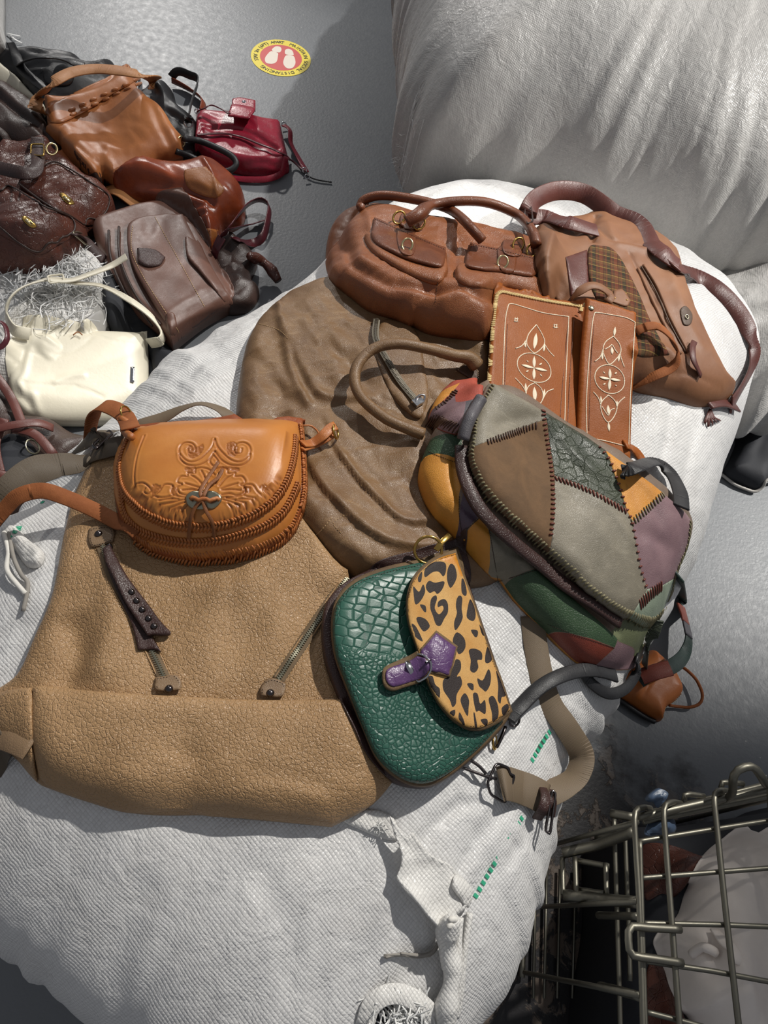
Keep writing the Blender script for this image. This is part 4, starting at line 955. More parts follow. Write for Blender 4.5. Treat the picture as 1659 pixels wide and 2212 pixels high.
# lower layer, corner posts, feet
for L in ([(672, 620, .30), (690, 1200, .30), (712, 1935, .30), (716, 2100, .30)], [(742, 700, .30), (765, 1300, .30), (775, 1660, .30)]): wire('side_wire', L, .0042, smooth=False)
wire('side_bar', [(650, 585, .34), (800, 610, .36)], .007, smooth=False); wire('side_bar', [(560, 742, .28), (790, 700, .34)], .006, smooth=False)
wire('side_bar', [(350, 1108, .30), (600, 1135, .33), (815, 1155, .38)], .0085, smooth=False); wire('side_bar', [(340, 840, .28), (560, 790, .30), (800, 700, .36)], .0085, smooth=False)
wire('side_bar', [(570, 1238, .30), (820, 1245, .40)], .0055, smooth=False); wire('side_bar', [(580, 1692, .28), (700, 1720, .32), (830, 1758, .38)], .0065, smooth=False)
for L in ([(340, 868, .28), (345, 1105, .30)], [(422, 868, .29), (430, 1100, .31)], [(618, 905, .32), (625, 1115, .33)], [(440, 888, .29), (640, 925, .32)], [(440, 1074, .30), (605, 1098, .33)]): wire('foot_wire', L, .0045, smooth=False)
wire('latch_loop', [(1100, 1328, LZ + .006), (900, 1318, LZ + .01), (790, 1308, LZ + .012), (765, 1340, LZ + .012), (770, 1460, LZ + .012), (790, 1495, LZ + .012), (950, 1520, LZ + .01), (1112, 1545, LZ + .006)], .0052)
for q in ((818, 640), (822, 1150), (835, 1750), (2060, 400), (2150, 1300), (2250, 2050)):
    a = W3([(q[0], q[1], LZ)])[0]; b = a.copy(); b[2] = .03; V, F = sweep(np.array([a, (a + b) / 2, b]), circ(.004, 8), up=(0, 1, 0)); mesh_obj('post', V, F, M['wire'], CR_)
P = np.array([W3([(q[0], q[1], LZ)])[0] for q in ((820, 640), (822, 1150), (840, 1800))]); P[:, 2] = .012; V, F = sweep(resample(P, .02), circ(.006, 8)); mesh_obj('bottom_bar', V, F, M['wire'], CR_)
mb = MB()
for x in (900, 1000, 1120, 1260, 1420, 1600):
    a = W3([(x, 800, LZ)])[0]; b = W3([(x + 60, 2000, LZ)])[0]; a[2] = b[2] = .012; V, F = sweep(np.array([a, (a + b) / 2, b]), circ(.003, 6)); mb.add(V, F)
bt = mb.build('bottom_mesh', M['wire'], CR_)
# contents
def at_h(L, z): return [tuple(p) for p in zc_(L)]
G = thing('dark_filler', 'added black heap standing in for the dark inside the wire crate', 'clothes', (*atz(zc_([(1300, 1500)]), 0)[0][:2], .02), 0)  # black filler heap, added to keep the inside of the crate dark
XYo = atz(outline(zc_([(880, 700), (1200, 640), (1850, 540), (2200, 500), (2300, 1400), (2300, 2500), (900, 2500), (870, 1300)]), 6), .28)[:, :2]
_keep = outline; outline = lambda p, n=7: XYo
pad('heap', None, M['blackcloth'], G, H=.28, R=.10, rim=.2, sb=.02, res=.01, wr=[(.02, .07, 1.5, 30, 140)], xy=True); outline = _keep
G = thing('brown_handbag', 'dark brown leather bag just inside the left end of the wire crate', 'bag', base_of(zc_([(1000, 900)])[0]), 0)
pad('bag_body', zc_([(850, 800), (1000, 780), (1200, 850), (1210, 900), (1130, 1040), (1060, 1120), (980, 1100), (880, 1140), (858, 1000)]), M['choc'], G, H=.05, R=.04, rim=.005, sb=.03, res=.005, wr=[(.006, .05, 2, 30, 141)])
G = thing('brown_handbag', 'pleated brown leather bag near the bottom edge inside the wire crate', 'bag', base_of(zc_([(1000, 1850)])[0]), 0)
pad('bag_body', zc_([(885, 1600), (980, 1560), (1050, 1700), (1100, 1850), (1150, 2000), (1160, 2200), (890, 2200)]), M['choc'], G, H=.05, R=.04, rim=.005, sb=.03, res=.005, wr=[(.01, .02, 4, 85, 142)])
JK = G = thing('white_jacket', 'off white leather jacket with a tied belt bulging inside the wire crate', 'jacket', base_of(zc_([(1400, 1400)])[0]), 0)
pad('jacket_body', zc_([(1560, 640), (1480, 690), (1430, 730), (1310, 830), (1230, 960), (1180, 1090), (1130, 1240), (1040, 1310), (975, 1400), (1000, 1490), (1050, 1600), (1090, 1720), (1160, 1850), (1250, 1990), (1400, 2200), (1900, 2200), (1900, 1400), (1800, 700), (1640, 700)]), M['white_soft'], G, H=.13, R=.10, rim=.006, sb=.03, res=.005, off=.03,
    wr=[(.018, .07, 2, 100, 143), (.009, .03, 2.5, 110, 144), (.002, .012, 2, 90, 145)], folds=[(zc_([(1340, 1330), (1330, 1480), (1300, 1600)]), -.014, .01, 'r'), (zc_([(1170, 1480), (1230, 1440), (1310, 1470)]), -.016, .012, 'r'), (zc_([(1400, 760), (1300, 1000)]), .008, .02, 'r'), (zc_([(1250, 1700), (1350, 1640), (1500, 1620)]), .01, .03, 'r'), (zc_([(1600, 800), (1560, 1200)]), -.01, .02, 'r')])
strap('belt', zc_([(1320, 1330, .004), (1370, 1400, .01), (1430, 1450, .01), (1465, 1500, .01), (1450, 1550, .004)]), .016, .004, M['white_soft'], JK)
cord('belt_knot', zc_([(1170, 1490, .002), (1230, 1445, .008), (1290, 1455, .01), (1330, 1480, .004)]), .007, M['white_soft'], JK)
for L, z, lab in (([(880, 490), (950, 430), (1005, 455), (995, 500), (960, 540), (930, 510)], LZ + .01, 'torn dark blue plastic scrap snagged on top of the crate rim'), ([(905, 620), (960, 590), (1050, 620), (1060, 700), (960, 720), (880, 730), (865, 690)], LZ - .05, 'crumpled blue grey plastic scrap hanging inside the crate rim')):
    q = atz(zc_([L[0]]), z)[0]; G = thing('plastic_scrap', lab, 'scrap', q, 0); X = atz(outline(zc_(L), 4), z)[:, :2]; n = len(X)
    cc = X.mean(0); rngs = []; 
    for k in (1, .8, .6, .4, .2): rngs.append(np.column_stack([cc + (X - cc) * k, z + .02 * (1 - k) + .012 * vnoise(X[:, 0] * 60 * k, X[:, 1] * 60, 7)]))
    V = np.concatenate(rngs + [[[cc[0], cc[1], z + .02]]]); F = [(i * n + k, i * n + (k + 1) % n, (i + 1) * n + (k + 1) % n, (i + 1) * n + k) for i in range(4) for k in range(n)] + [(4 * n + k, 4 * n + (k + 1) % n, 5 * n) for k in range(n)]
    ob = mesh_obj('scrap', V, F, M['denim'], G); md = ob.modifiers.new('thickness', 'SOLIDIFY'); md.thickness = .002

AX = math.radians(58)
B0 = thing('bale_sack', 'plump white woven bale sack in the middle that carries the big display of leather bags', 'sack', (0.15, 0.75, 0), AX, 'stuffed bale sacks')
bale('sack_body', [(1175, 1790, .3), (1140, 1900, .3), (1090, 2080, .3), (1010, 2212, .3), (850, 2380, .3), (520, 2440, .3), (220, 2225, .3), (0, 2040, .3), (-130, 1880, .3),
    (-190, 1600, .3), (-130, 1300, .3), (0, 1135, .42), (60, 1050, .42), (139, 966, .43), (240, 869, .44), (359, 757, .45), (506, 664, .46), (640, 590, .46), (728, 508, .46), (790, 445, .46), (860, 415, .44), (960, 396, .42), (1060, 388, .42), (1180, 405, .42),
    (1300, 440, .42), (1420, 492, .42), (1545, 570, .42), (1615, 640, .42), (1640, 730, .4), (1622, 840, .4), (1590, 950, .4), (1556, 1050, .4), (1500, 1210, .38), (1405, 1390, .38), (1300, 1555, .36), (1222, 1670, .34)],
    .62, M['sack'], B0, n=2.7, wr=[(.012, .16, 1.6, 58, 1), (.006, .055, 3.0, 58, 2), (.003, .03, 3, 75, 9), (.0016, .018, 4, 58, 3)], cen=(700, 1320, .4), axis=AX, side=[(.012, 9, 4), (.006, 30, 5)],
    folds=[([(560, 1900), (620, 2000), (640, 2130)], -.004, .02, 'r'), ([(960, 1780), (1010, 1700), (1040, 1640)], -.006, .008, 'r'), ([(900, 1830), (960, 1760), (1030, 1730)], -.005, .008, 'r'),
     ([(1000, 1880), (1060, 1780), (1150, 1690)], -.006, .01, 'r'), ([(1010, 1960), (1090, 1880), (1160, 1800)], -.005, .01, 'r'),
     ([(830, 2200), (880, 2120), (960, 2060)], -.012, .016, 'r'), ([(1350, 860), (1330, 1000), (1400, 1180)], -.006, .012, 'r'), ([(1450, 880), (1430, 1020)], -.006, .01, 'r'), ([(1520, 900), (1480, 1100)], -.008, .012, 'r'),
     ([(380, 820), (520, 720), (660, 620)], -.005, .012, 'r'), ([(420, 860), (560, 750)], .004, .012, 'r'), ([(300, 1920), (240, 2050), (230, 2200)], -.006, .02, 'r')])
B1 = thing('bale_sack', 'huge grey white stuffed bale sack standing at the upper right behind the displayed bags', 'sack', (1.2, 2.4, 0), math.radians(80), 'stuffed bale sacks')
bale('sack_body', [(866, -60, .4), (862, 60, .4), (863, 180, .4), (870, 280, .4), (890, 370, .4), (935, 430, .35), (1020, 480, .3), (1150, 520, .3), (1300, 560, .3), (1440, 590, .3), (1540, 600, .3), (1640, 585, .3), (1800, 520, .3),
    (2000, 350, .3), (2050, 50, .3), (1950, -250, .3), (1700, -420, .4), (1300, -420, .4), (1000, -300, .4), (890, -160, .4)], .8, M['sack_far'], B1, n=2.5, cen=(1420, 120, .4), axis=math.radians(80),
    wr=[(.02, .25, 1.5, 90, 11), (.004, .07, 3, 100, 12), (.002, .03, 3, 80, 13)], side=[(.03, 5, 6), (.012, 22, 7), (.003, 50, 9)],
    folds=[([(880, 60), (980, 100), (1080, 120)], -.02, .02, 'r'), ([(875, 120), (960, 165), (1060, 190)], -.02, .018, 'r'), ([(880, 20), (960, 30)], -.015, .018, 'r'), ([(880, 180), (980, 215)], -.014, .016, 'r')])
B2 = thing('bale_sack', 'creased pale grey sack squeezed in behind the right end of the bag-laden bale', 'sack', (1.4, 1.7, 0), 0, 'stuffed bale sacks')
bale('sack_body', [(1480, 640, .2), (1570, 575, .2), (1700, 560, .2), (1850, 640, .2), (1860, 780, .2), (1750, 880, .2), (1640, 905, .2), (1560, 880, .2), (1490, 780, .2)], .36, M['sack_far'], B2, n=2.3, wr=[(.03, .09, 2, 20, 21), (.012, .04, 2.5, 40, 22)], side=[(.02, 8, 8)], nt=260)

# ------------------------------------------------------------------ torn flap, seam, hole and ties of the middle sack
zf = lambda p: Z(p, 700, 1700, 3.016)
pad('sewn_hem', zf([(105, 205), (200, 165), (300, 145), (420, 175), (470, 240), (485, 340), (380, 335), (250, 285), (150, 240)]), M['sack_frill'], B0, H=.006, R=.006, rim=.003, sb=.01, res=.003, wr=[(.002, .02, 3, -10, 101)])
pad('torn_flap', zf([(430, 190), (480, 260), (530, 335), (575, 300), (620, 370), (700, 450), (800, 500), (870, 565), (955, 650), (950, 730), (900, 805), (840, 850), (775, 945), (700, 880), (630, 800), (560, 720), (500, 640), (472, 590), (495, 520), (500, 440), (470, 340)]),
    M['sack_frill'], B0, H=.004, R=.004, rim=.0025, sb=.02, res=.003, base=.016, tilt=lambda q, d: np.where(d < .03, .012 * (1 - d / .03) ** 2, 0) * (vnoise(q[:, 0] * 30, q[:, 1] * 30, 5) + .7), wr=[(.006, .03, 2.5, -50, 102), (.002, .012, 2, 20, 103)], under=.004)
pad('flap_fold', zf([(835, 640, 1), (860, 572), (945, 640), (960, 720), (930, 790), (900, 740), (850, 680)]), M['sack_frill'], B0, H=.006, R=.006, rim=.003, sb=.01, res=.003, base=.004)
cord('gathered_seam', zf([(840, 860, .01), (800, 960, .014), (810, 1080, .012), (840, 1200, .01), (820, 1330, .012), (800, 1440, .01), (790, 1540, .008)]), .012, M['sack_frill'], B0, scale=[.7, 1.3, .9, 1.1, .8, 1.3, 1], n=10)
cord('seam_ridge', zf([(950, 820, .004), (930, 950, .005), (905, 1150, .004), (890, 1350, .004), (860, 1500, .004)]), .0045, M['sack_frill'], B0)
cord('seam_ridge', zf([(880, 850, .004), (870, 1000, .006), (875, 1200, .004), (860, 1400, .004)]), .006, M['sack_frill'], B0)
mb = MB()
for k in range(7):
    pts = zf([(300, 1100), (400, 1105), (500, 1095), (620, 1100), (700, 1080), (750, 1010), (790, 960)]); pts = [(x + random.uniform(-4, 4), y + random.uniform(-4, 4), random.uniform(.003, .009)) for x, y in pts]
    P, _ = path3(pts[1 + (k % 2):], .004); V, F = sweep(P, circ(.0016, 5)); mb.add(V, F)
mb.build('frayed_cord', M['thread_grey'], B0)
cord('knot', zf([(815, 870, .02), (850, 860, .026), (860, 890, .022), (820, 900, .026), (830, 940, .02), (860, 1000, .014), (800, 990, .012), (770, 980, .01)]), .0035, M['thread_white'], B0, clear=False)
# torn hole with stuffing showing
pad('hole_lining', zf([(270, 1600), (290, 1500), (340, 1430), (420, 1385), (500, 1400), (580, 1440), (640, 1500), (660, 1600), (460, 1640)]), M['blackcloth'], B0, H=.003, R=.01, rim=.001, sb=.01, res=.004)
strap('hole_rim', zf([(265, 1560, .004), (300, 1440, .01), (370, 1370, .014), (470, 1345, .016), (570, 1375, .016), (660, 1440, .014), (735, 1530, .01)]), .022, .004, M['sack_frill'], B0)
s_ = shreds('frayed_strands', 90, (870, 2190), (28, 14), B0, (.015, .05), .0018, .02); s_['kind'] = 'stuff'
s_ = shreds('frayed_strands', 14, (815, 1790), (6, 6), B0, (.006, .016), .001, .004); s_['kind'] = 'stuff'
cord('tie_cord', [(8, 1150, .006), (18, 1190, .008), (15, 1230, .006), (35, 1260, .006), (55, 1282, .004)], .0035, M['thread_white'], B0)
cord('tie_cord', [(20, 1150, .006), (28, 1200, .008), (45, 1240, .006), (60, 1262, .004), (50, 1320, .003)], .003, M['thread_grey'], B0)
pad('tied_tuft', [(2, 1148), (30, 1138), (60, 1165), (95, 1195), (88, 1222), (60, 1225), (30, 1185)], M['sack_frill'], B0, H=.016, R=.012, rim=.003, sb=.01, res=.003, wr=[(.006, .014, 2, 30, 104)])
for L, s in (([(1127, 1768), (1060, 1880), (1028, 1935)], .0062), ([(1193, 1572), (1172, 1605), (1150, 1642)], .0062), ([(92, 1085), (62, 1118), (22, 1160)], .0062), ([(276, 888), (284, 908)], .006)):
    mb = MB(); Q, T, S = run(L, s * 1.45, 0.0)
    for q, t, n_ in zip(Q, T, S):
        e = [q + t * a * s * .36 + n_ * b * .0032 for a, b in ((-1, -1), (1, -1), (1, 1), (-1, 1))]
        V = np.array([[p[0], p[1], float(top(p[0], p[1])) + .0009] for p in e] + [[p[0], p[1], float(top(p[0], p[1])) - .001] for p in e]); mb.add(V, [(0, 1, 2, 3), (7, 6, 5, 4), (0, 4, 5, 1), (1, 5, 6, 2), (2, 6, 7, 3), (3, 7, 4, 0)])
    mb.build('green_printed_line', M['green_print'], B0, False)
s_ = shreds('frayed_strands', 30, (868, 330), (6, 40), B1, (.01, .05), .001, .03); s_['kind'] = 'stuff'



# ------------------------------------------------------------------ washed brown travel bag
px = (800, 950); G = thing('travel_bag', 'large slouchy washed brown leather bag with looped handle and silver zip, middle of sack', 'bag', base_of(px), img_angle(px))
pad('bag_body', [(595, 668), (640, 640), (735, 612), (900, 640), (1045, 690), (1062, 850), (1075, 1000), (1110, 1180), (1060, 1262), (900, 1268), (745, 1245), (655, 1160), (560, 1060), (515, 930), (513, 860), (530, 760), (560, 700)],
    M['olive'], G, H=.042, R=.04, rim=.006, sb=.022, res=.004, wr=[(.007, .07, 2, -50, 31), (.0028, .026, 2.5, -40, 32), (.0012, .01, 2.5, -55, 33), (.0016, .03, 3, 30, 34, 1)],
    folds=[([(612, 672), (625, 750), (655, 820), (700, 878), (820, 888), (930, 935)], .013, .04, 's'), ([(600, 668), (616, 740), (630, 810), (660, 880)], .008, .007, 'r'),
           ([(712, 955), (735, 1005), (800, 1085), (870, 1142), (965, 1140)], .013, .022, 's'), ([(640, 965), (690, 1060), (740, 1120), (800, 1172), (880, 1195), (985, 1190)], .016, .03, 's'),
           ([(655, 1125), (730, 1190), (800, 1228), (900, 1240)], .012, .03, 's'), ([(550, 780), (600, 850), (615, 930)], -.006, .014, 'r'), ([(700, 760), (760, 800), (800, 860)], -.005, .012, 'r'),
           ([(760, 900), (850, 950), (960, 990)], .007, .02, 'r'), ([(820, 880), (900, 915)], -.006, .008, 'r'), ([(690, 700), (740, 760)], .004, .014, 'r'), ([(880, 1000), (920, 1060), (930, 1120)], .006, .02, 'r'),
           ([(640, 700), (700, 740), (730, 830)], .005, .016, 'r'), ([(585, 900), (640, 960), (660, 1040)], -.005, .012, 'r')])
pad('end_pocket', [(818, 705), (845, 690), (900, 720), (918, 800), (925, 860), (905, 905), (865, 880), (830, 820), (808, 750)], M['olive'], G, H=.006, R=.012, rim=.0015, res=.004, wr=[(.0015, .03, 1, 0, 35)])
zipper(G, [(814, 690), (812, 730), (835, 775), (868, 828), (905, 872)], .011, .0052, M['ziptape'], M['zipsilver'], .0026, .004)
h = hit([(908, 862)], .008)[0]; pl = ring('zip_pull', h, .0085, .0018, M['chrome'], G, (.2, -.3, 1), .6, .5)
V, F = box_pts(hit([(903, 868)], .005)[0], np.array([.8, -.6, 0]), np.array([.6, .8, 0]), np.array([0, 0, 1.]), .006, .008, .003); mesh_obj('zip_slider', V, F, M['chrome'], G, False)
tab = pad('handle_tab', [(985, 800, 1), (1010, 782, 1), (1032, 798, 1), (1030, 830), (1005, 812)], M['olive_edge'], G, H=.003, R=.004, rim=.002, res=.003)
hd = cord('handle', [(1030, 790, .004), (1012, 772, .014), (980, 768, .022), (920, 752, .026), (855, 742, .03), (800, 758, .03), (768, 800, .026), (776, 852, .02), (828, 900, .014), (880, 925, .008), (915, 938, .003)], .0085, M['olive'], G, scale=[1.5, 1.1, 1, 1, 1, 1, 1, 1, 1, 1.1])
cord('handle_seam', [(1000, 775, .023), (920, 757, .034), (855, 747, .038), (803, 763, .038), (773, 803, .034), (781, 850, .028), (832, 894, .022), (880, 918, .015)], .0011, M['olive_edge'], hd, clear=False)
stitches('stitching', [[(560, 700), (600, 712), (620, 730)], [(742, 1115), (720, 1130), (735, 1150)], [(650, 1180), (690, 1150), (715, 1120)], [(985, 803), (1010, 786), (1030, 800)]], M['thread_tan'], G, .0045, .0025, .0004)

# ------------------------------------------------------------------ cognac satchel with two tube handles
px = (930, 570); G = thing('handbag', 'shiny cognac leather handbag with two rolled handles and two flap pockets with brass rings', 'bag', base_of(px), img_angle(px))
pad('bag_body', [(772, 453), (735, 468), (712, 500), (704, 545), (712, 582), (745, 615), (800, 655), (870, 678), (930, 705), (1000, 716), (1060, 718), (1170, 700), (1190, 600), (1168, 545), (1100, 520), (1000, 500), (900, 478), (830, 456)],
    M['cognac'], G, H=.068, R=.06, rim=.012, sb=.03, res=.0042, off=.02, wr=[(.003, .05, 2.5, -15, 41), (.0018, .018, 3, -25, 42), (.0008, .008, 2, 30, 43)],
    folds=[([(735, 500), (745, 540), (790, 590), (860, 625), (950, 640), (1040, 640), (1150, 655)], -.014, .01, 'r'), ([(790, 470), (800, 520)], .004, .008, 'r'), ([(945, 600), (940, 650)], -.004, .004, 'v'), ([(722, 520), (740, 575)], -.006, .008, 'r'),
           ([(770, 560), (820, 610), (900, 640)], .006, .012, 'r'), ([(960, 660), (1060, 620), (1120, 612)], .01, .014, 'r'), ([(960, 545), (955, 610)], -.004, .005, 'r'), ([(985, 540), (980, 610)], -.004, .004, 'r')])
for body, flap, ringp, tabp in (([(800, 505), (955, 560), (948, 612), (900, 600), (805, 545)], [(808, 470, 1), (888, 505), (962, 537, 1), (955, 574), (900, 565), (850, 545), (804, 515)], (880, 529), (875, 510)),
                                ([(1000, 575), (1160, 600), (1160, 645), (1080, 628), (995, 612)], [(1016, 525, 1), (1090, 540), (1158, 556, 1), (1158, 594), (1088, 586), (1040, 582), (1006, 570)], (1086, 566), (1092, 549))):
    pad('pocket', body, M['cognac'], G, H=.012, R=.012, rim=.003, res=.004)
    fl_ = pad('pocket_flap', flap, M['cognac_dark'], G, H=.006, R=.008, rim=.003, res=.0035, sb=.012, base=.002)
    x, y = tabp; pad('ring_tab', [(x - 16, y - 12), (x + 20, y - 8), (x + 18, y + 38), (x - 10, y + 34)], M['cognac_dark'], fl_, H=.003, R=.004, rim=.0015, res=.003)
    c = hit([ringp], .006)[0]; ring('brass_ring', c, .0105, .0019, M['brass_lt'], fl_, (0, -.5, 1), .8)
for c0, ang in (((862, 470), .3), ((905, 482), .3), ((1120, 528), .2), ((1150, 540), .2)):
    ring('handle_ring', hit([c0], .01)[0], .0125, .0019, M['gold'], G, (.3, -.5, 1), .75, ang)
pad('handle_tab', [(868, 462), (900, 468), (902, 495), (866, 490)], M['cognac_dark'], G, H=.004, R=.004, rim=.002, res=.003)
pad('handle_tab', [(1088, 520), (1122, 524), (1124, 552), (1090, 548)], M['cognac_dark'], G, H=.004, R=.004, rim=.002, res=.003)
cord('handle', [(878, 480, .006), (905, 462, .018), (935, 443, 0, 0, .66), (1000, 434, 0, 0, .665), (1062, 440, 0, 0, .665), (1120, 466, 0, 0, .66), (1150, 500, .02), (1158, 530, .012)], .0085, M['cognac_dark'], G, scale=[1.3, 1.5, 1, 1, 1, 1, 1, 1, 1.2], clear=True)
cord('handle', [(778, 462, 0, 0, .59), (784, 434, 0, 0, .605), (830, 422, 0, 0, .625), (920, 436, 0, 0, .645), (975, 455, 0, 0, .65), (1012, 485, .03), (1042, 520, .006)], .0085, M['cognac_dark'], G)
stitches('stitching', [[(812, 474), (888, 508), (958, 538)], [(1018, 528), (1090, 543), (1155, 559)], [(946, 603), (940, 652)]], M['thread_dk'], G, .0045, .0025, .0004)

# ------------------------------------------------------------------ brown bag with tartan panel
px = (1370, 680); G = thing('shoulder_bag', 'matte brown slouchy shoulder bag with a tartan cloth panel and a long wine coloured strap', 'bag', base_of(px), img_angle(px))
def tartan():
    t = NT('tartan_cloth'); v = t.coord(rot=.35); x = t.n('ShaderNodeSeparateXYZ'); t.L.new(v, x.inputs[0]); n_ = t.noise(v, 700, 2)
    def bands(s, per, stops):
        return t.ramp(t.math('FRACT', t.math('MULTIPLY', s, 1 / per)), stops)
    st = [(0, 0.0), (.12, .9), (.18, 0.0), (.30, 1.0), (.46, 1.0), (.50, 0.0), (.72, .7), (.76, 0.0)]
    a = bands(x.outputs[0], .028, st); b = bands(x.outputs[1], .034, st)
    col = t.mix(a, srgb(108, 60, 44), srgb(52, 50, 40)); col = t.mix(t.math('MULTIPLY', b, .4), col, srgb(128, 98, 62))
    c2 = t.ramp(t.math('FRACT', t.math('MULTIPLY', x.outputs[1], 1 / .017)), [(0, 1.0), (.07, 0.0), (.93, 0.0), (1, 1.0)]); col = t.mix(t.math('MULTIPLY', c2, .8), col, srgb(176, 150, 84))
    c3 = t.ramp(t.math('FRACT', t.math('MULTIPLY', x.outputs[0], 1 / .014)), [(0, 1.0), (.08, 0.0), (.92, 0.0), (1, 1.0)]); col = t.mix(t.math('MULTIPLY', c3, .7), col, srgb(28, 28, 26))
    return t.done(t.mix(t.math('MULTIPLY', n_, .5), col, srgb(40, 30, 26)), .9, t.bump(n_, .7, .0008), spec=.2)
M['tartan'] = tartan()
pad('bag_body', [(1154, 498, 1), (1200, 487), (1245, 478), (1286, 466), (1330, 492), (1412, 522), (1462, 562, 1), (1482, 630), (1508, 712), (1555, 802), (1584, 838, 1), (1574, 860), (1516, 872), (1445, 852), (1364, 835), (1290, 800), (1200, 680), (1165, 580)],
    M['mauve'], G, H=.055, R=.06, rim=.006, off=.012, sb=.025, res=.0042, wr=[(.003, .05, 2, 60, 51), (.0012, .02, 2, 60, 52)],
    folds=[([(1285, 475), (1272, 500), (1275, 530)], -.01, .008, 'r'), ([(1160, 530), (1180, 590), (1215, 640)], -.009, .01, 'r'), ([(1195, 505), (1180, 560), (1200, 620)], .008, .01, 'r'), ([(1240, 520), (1280, 505), (1320, 535), (1400, 548), (1455, 560)], -.004, .004, 'v'),
           ([(1305, 500), (1330, 540), (1400, 555)], .005, .012, 'r'), ([(1352, 560), (1400, 650), (1450, 750), (1475, 775)], -.005, .004, 'v'), ([(1370, 780), (1420, 770), (1450, 790)], .008, .012, 'r'), ([(1370, 815), (1450, 808), (1560, 835)], -.003, .003, 'v'), ([(1445, 600), (1465, 680), (1500, 760)], .004, .014, 'r')])
pad('wine_panel', [(1222, 556, 1), (1268, 540, 1), (1272, 620, 1), (1233, 640, 1)], M['wine'], G, H=.003, R=.005, rim=.001, res=.004, sb=.012)
pad('tartan_panel', [(1272, 536), (1300, 532), (1325, 540), (1350, 575), (1380, 635), (1408, 700), (1446, 766, 1), (1374, 768), (1330, 720), (1290, 650), (1273, 602)], M['tartan'], G, H=.003, R=.006, rim=.001, res=.004, sb=.012, wr=[(.0012, .02, 2, 40, 53)])
pad('strap_patch', [(1326, 628, 1), (1345, 626), (1362, 650, 1), (1352, 662), (1322, 652, 1)], M['mauve'], G, H=.0035, R=.004, rim=.002, res=.003)
for q in ((1298, 618), (1322, 632), (1328, 644), (1354, 648), (1352, 634)): stud('rivet', q, .0018, M['gold'], G)
strap('leather_loop', [(1236, 642, .004), (1252, 628, .02), (1278, 616, .024), (1302, 622, .018), (1318, 640, .006), (1312, 652, .004)], .016, .003, M['mauve'], G)
for q in ([(1390, 572), (1420, 620), (1450, 690), (1487, 762)], [(1378, 580), (1410, 650), (1440, 710), (1470, 765)]): cord('pocket_welt', [(a, b, 0) for a, b in q], .0028, M['mauve'], G, clear=False)
cord('pocket_zip', [(1385, 575, .001), (1416, 628, .001), (1448, 700, .001), (1482, 762, .001)], .0014, M['olive_edge'], G, clear=False)
bg = pad('oval_badge', [(1470, 668), (1482, 662), (1495, 680), (1492, 700), (1478, 702), (1472, 688)], M['olive_edge'], G, H=.003, R=.003, rim=.0015, res=.002)
ring('badge_emblem', hit([(1484, 684)], .001)[0], .0045, .0008, M['silver_old'], bg, (0, 0, 1), .7)
strap('zip_pull', [(1500, 738, .004), (1496, 752, .012), (1500, 778, .012), (1514, 812, .004)], .011, .003, M['wine'], G)
strap('suede_handle', [(1374, 716, .006), (1395, 706, .016), (1422, 706, .02), (1450, 730, .022, 30), (1464, 760, .02, 40), (1455, 790, .016, 20), (1415, 812, .01), (1366, 834, .004)], .017, .003, M['tan_strap'], G)
sp_ = strap('shoulder_strap', [(1140, 478, .01), (1141, 455, 0, -20, .62), (1160, 428, 0, -45, .62), (1205, 412, 0, -55, .61), (1260, 418, 0, -50, .60), (1310, 450, 0, -45, .60), (1370, 498, 0, -30, .59), (1425, 540, .012, -10), (1465, 574, .006)], .036, .004, M['wine'], G)
strap('shoulder_strap', [(1455, 574, .008), (1500, 594, .008, -10), (1553, 626, .008, -15), (1592, 668, .01, -15), (1618, 715, .012, -10), (1630, 755, .014, 20), (1620, 800, .014, 60), (1598, 845, .012, 70), (1580, 875, .012, 60)], .036, .004, M['wine'], G)
strap('strap_fold', [(1140, 468, 0, -25, .61), (1180, 470, 0, -20, .605), (1225, 480, .012, -10), (1290, 498, .004)], .032, .004, M['wine'], G)
frame_loop('strap_buckle', [hit([q], .034)[0] for q in ((1131, 436), (1145, 430), (1152, 478), (1138, 484))], .0014, M['gunmetal'], sp_)
strap('end_tab', [(1530, 872, .006), (1560, 868, .008), (1592, 880, .008)], .024, .004, M['wine'], G)
ring('end_ring', hit([(1578, 860)], .008)[0], .007, .0014, M['gold'], G, (0, -.4, 1))
for k, q in enumerate(((1548, 912), (1540, 918), (1530, 922), (1556, 908), (1522, 915))):
    strap('tassel', [(1534, 884, .006), ((1534 + q[0]) / 2, 902, .01), (q[0], q[1], .003)], .005, .0015, M['wine'], G)

# ------------------------------------------------------------------ embroidered folding case
px = (1210, 800); G = thing('folding_case', 'flat tan leather case opened in two panels with cream embroidered medallions', 'case', base_of(px), img_angle(px))
LP = [(1070, 626), (1120, 630), (1190, 648), (1264, 657, 1), (1258, 760), (1246, 950, 1), (1150, 940), (1042, 930, 1), (1053, 828), (1062, 680)]
pad('front_panel', LP, M['folder'], G, H=.012, R=.008, rim=.008, stiff=88, res=.004, wr=[(.001, .05, 1, 0, 61)], base=.004, off=.008)
RPn = [(1266, 646, 1), (1320, 660), (1373, 678, 1), (1372, 760), (1364, 860), (1360, 998, 1), (1300, 970), (1246, 942, 1), (1250, 850), (1257, 735)]
pad('side_panel', RPn, M['folder'], G, H=.010, R=.006, rim=.006, stiff=80, res=.004, wr=[(.001, .05, 1, 0, 62)], base=.010, off=.016)
ze = lambda p: Z(p, 1040, 600, 4.608)
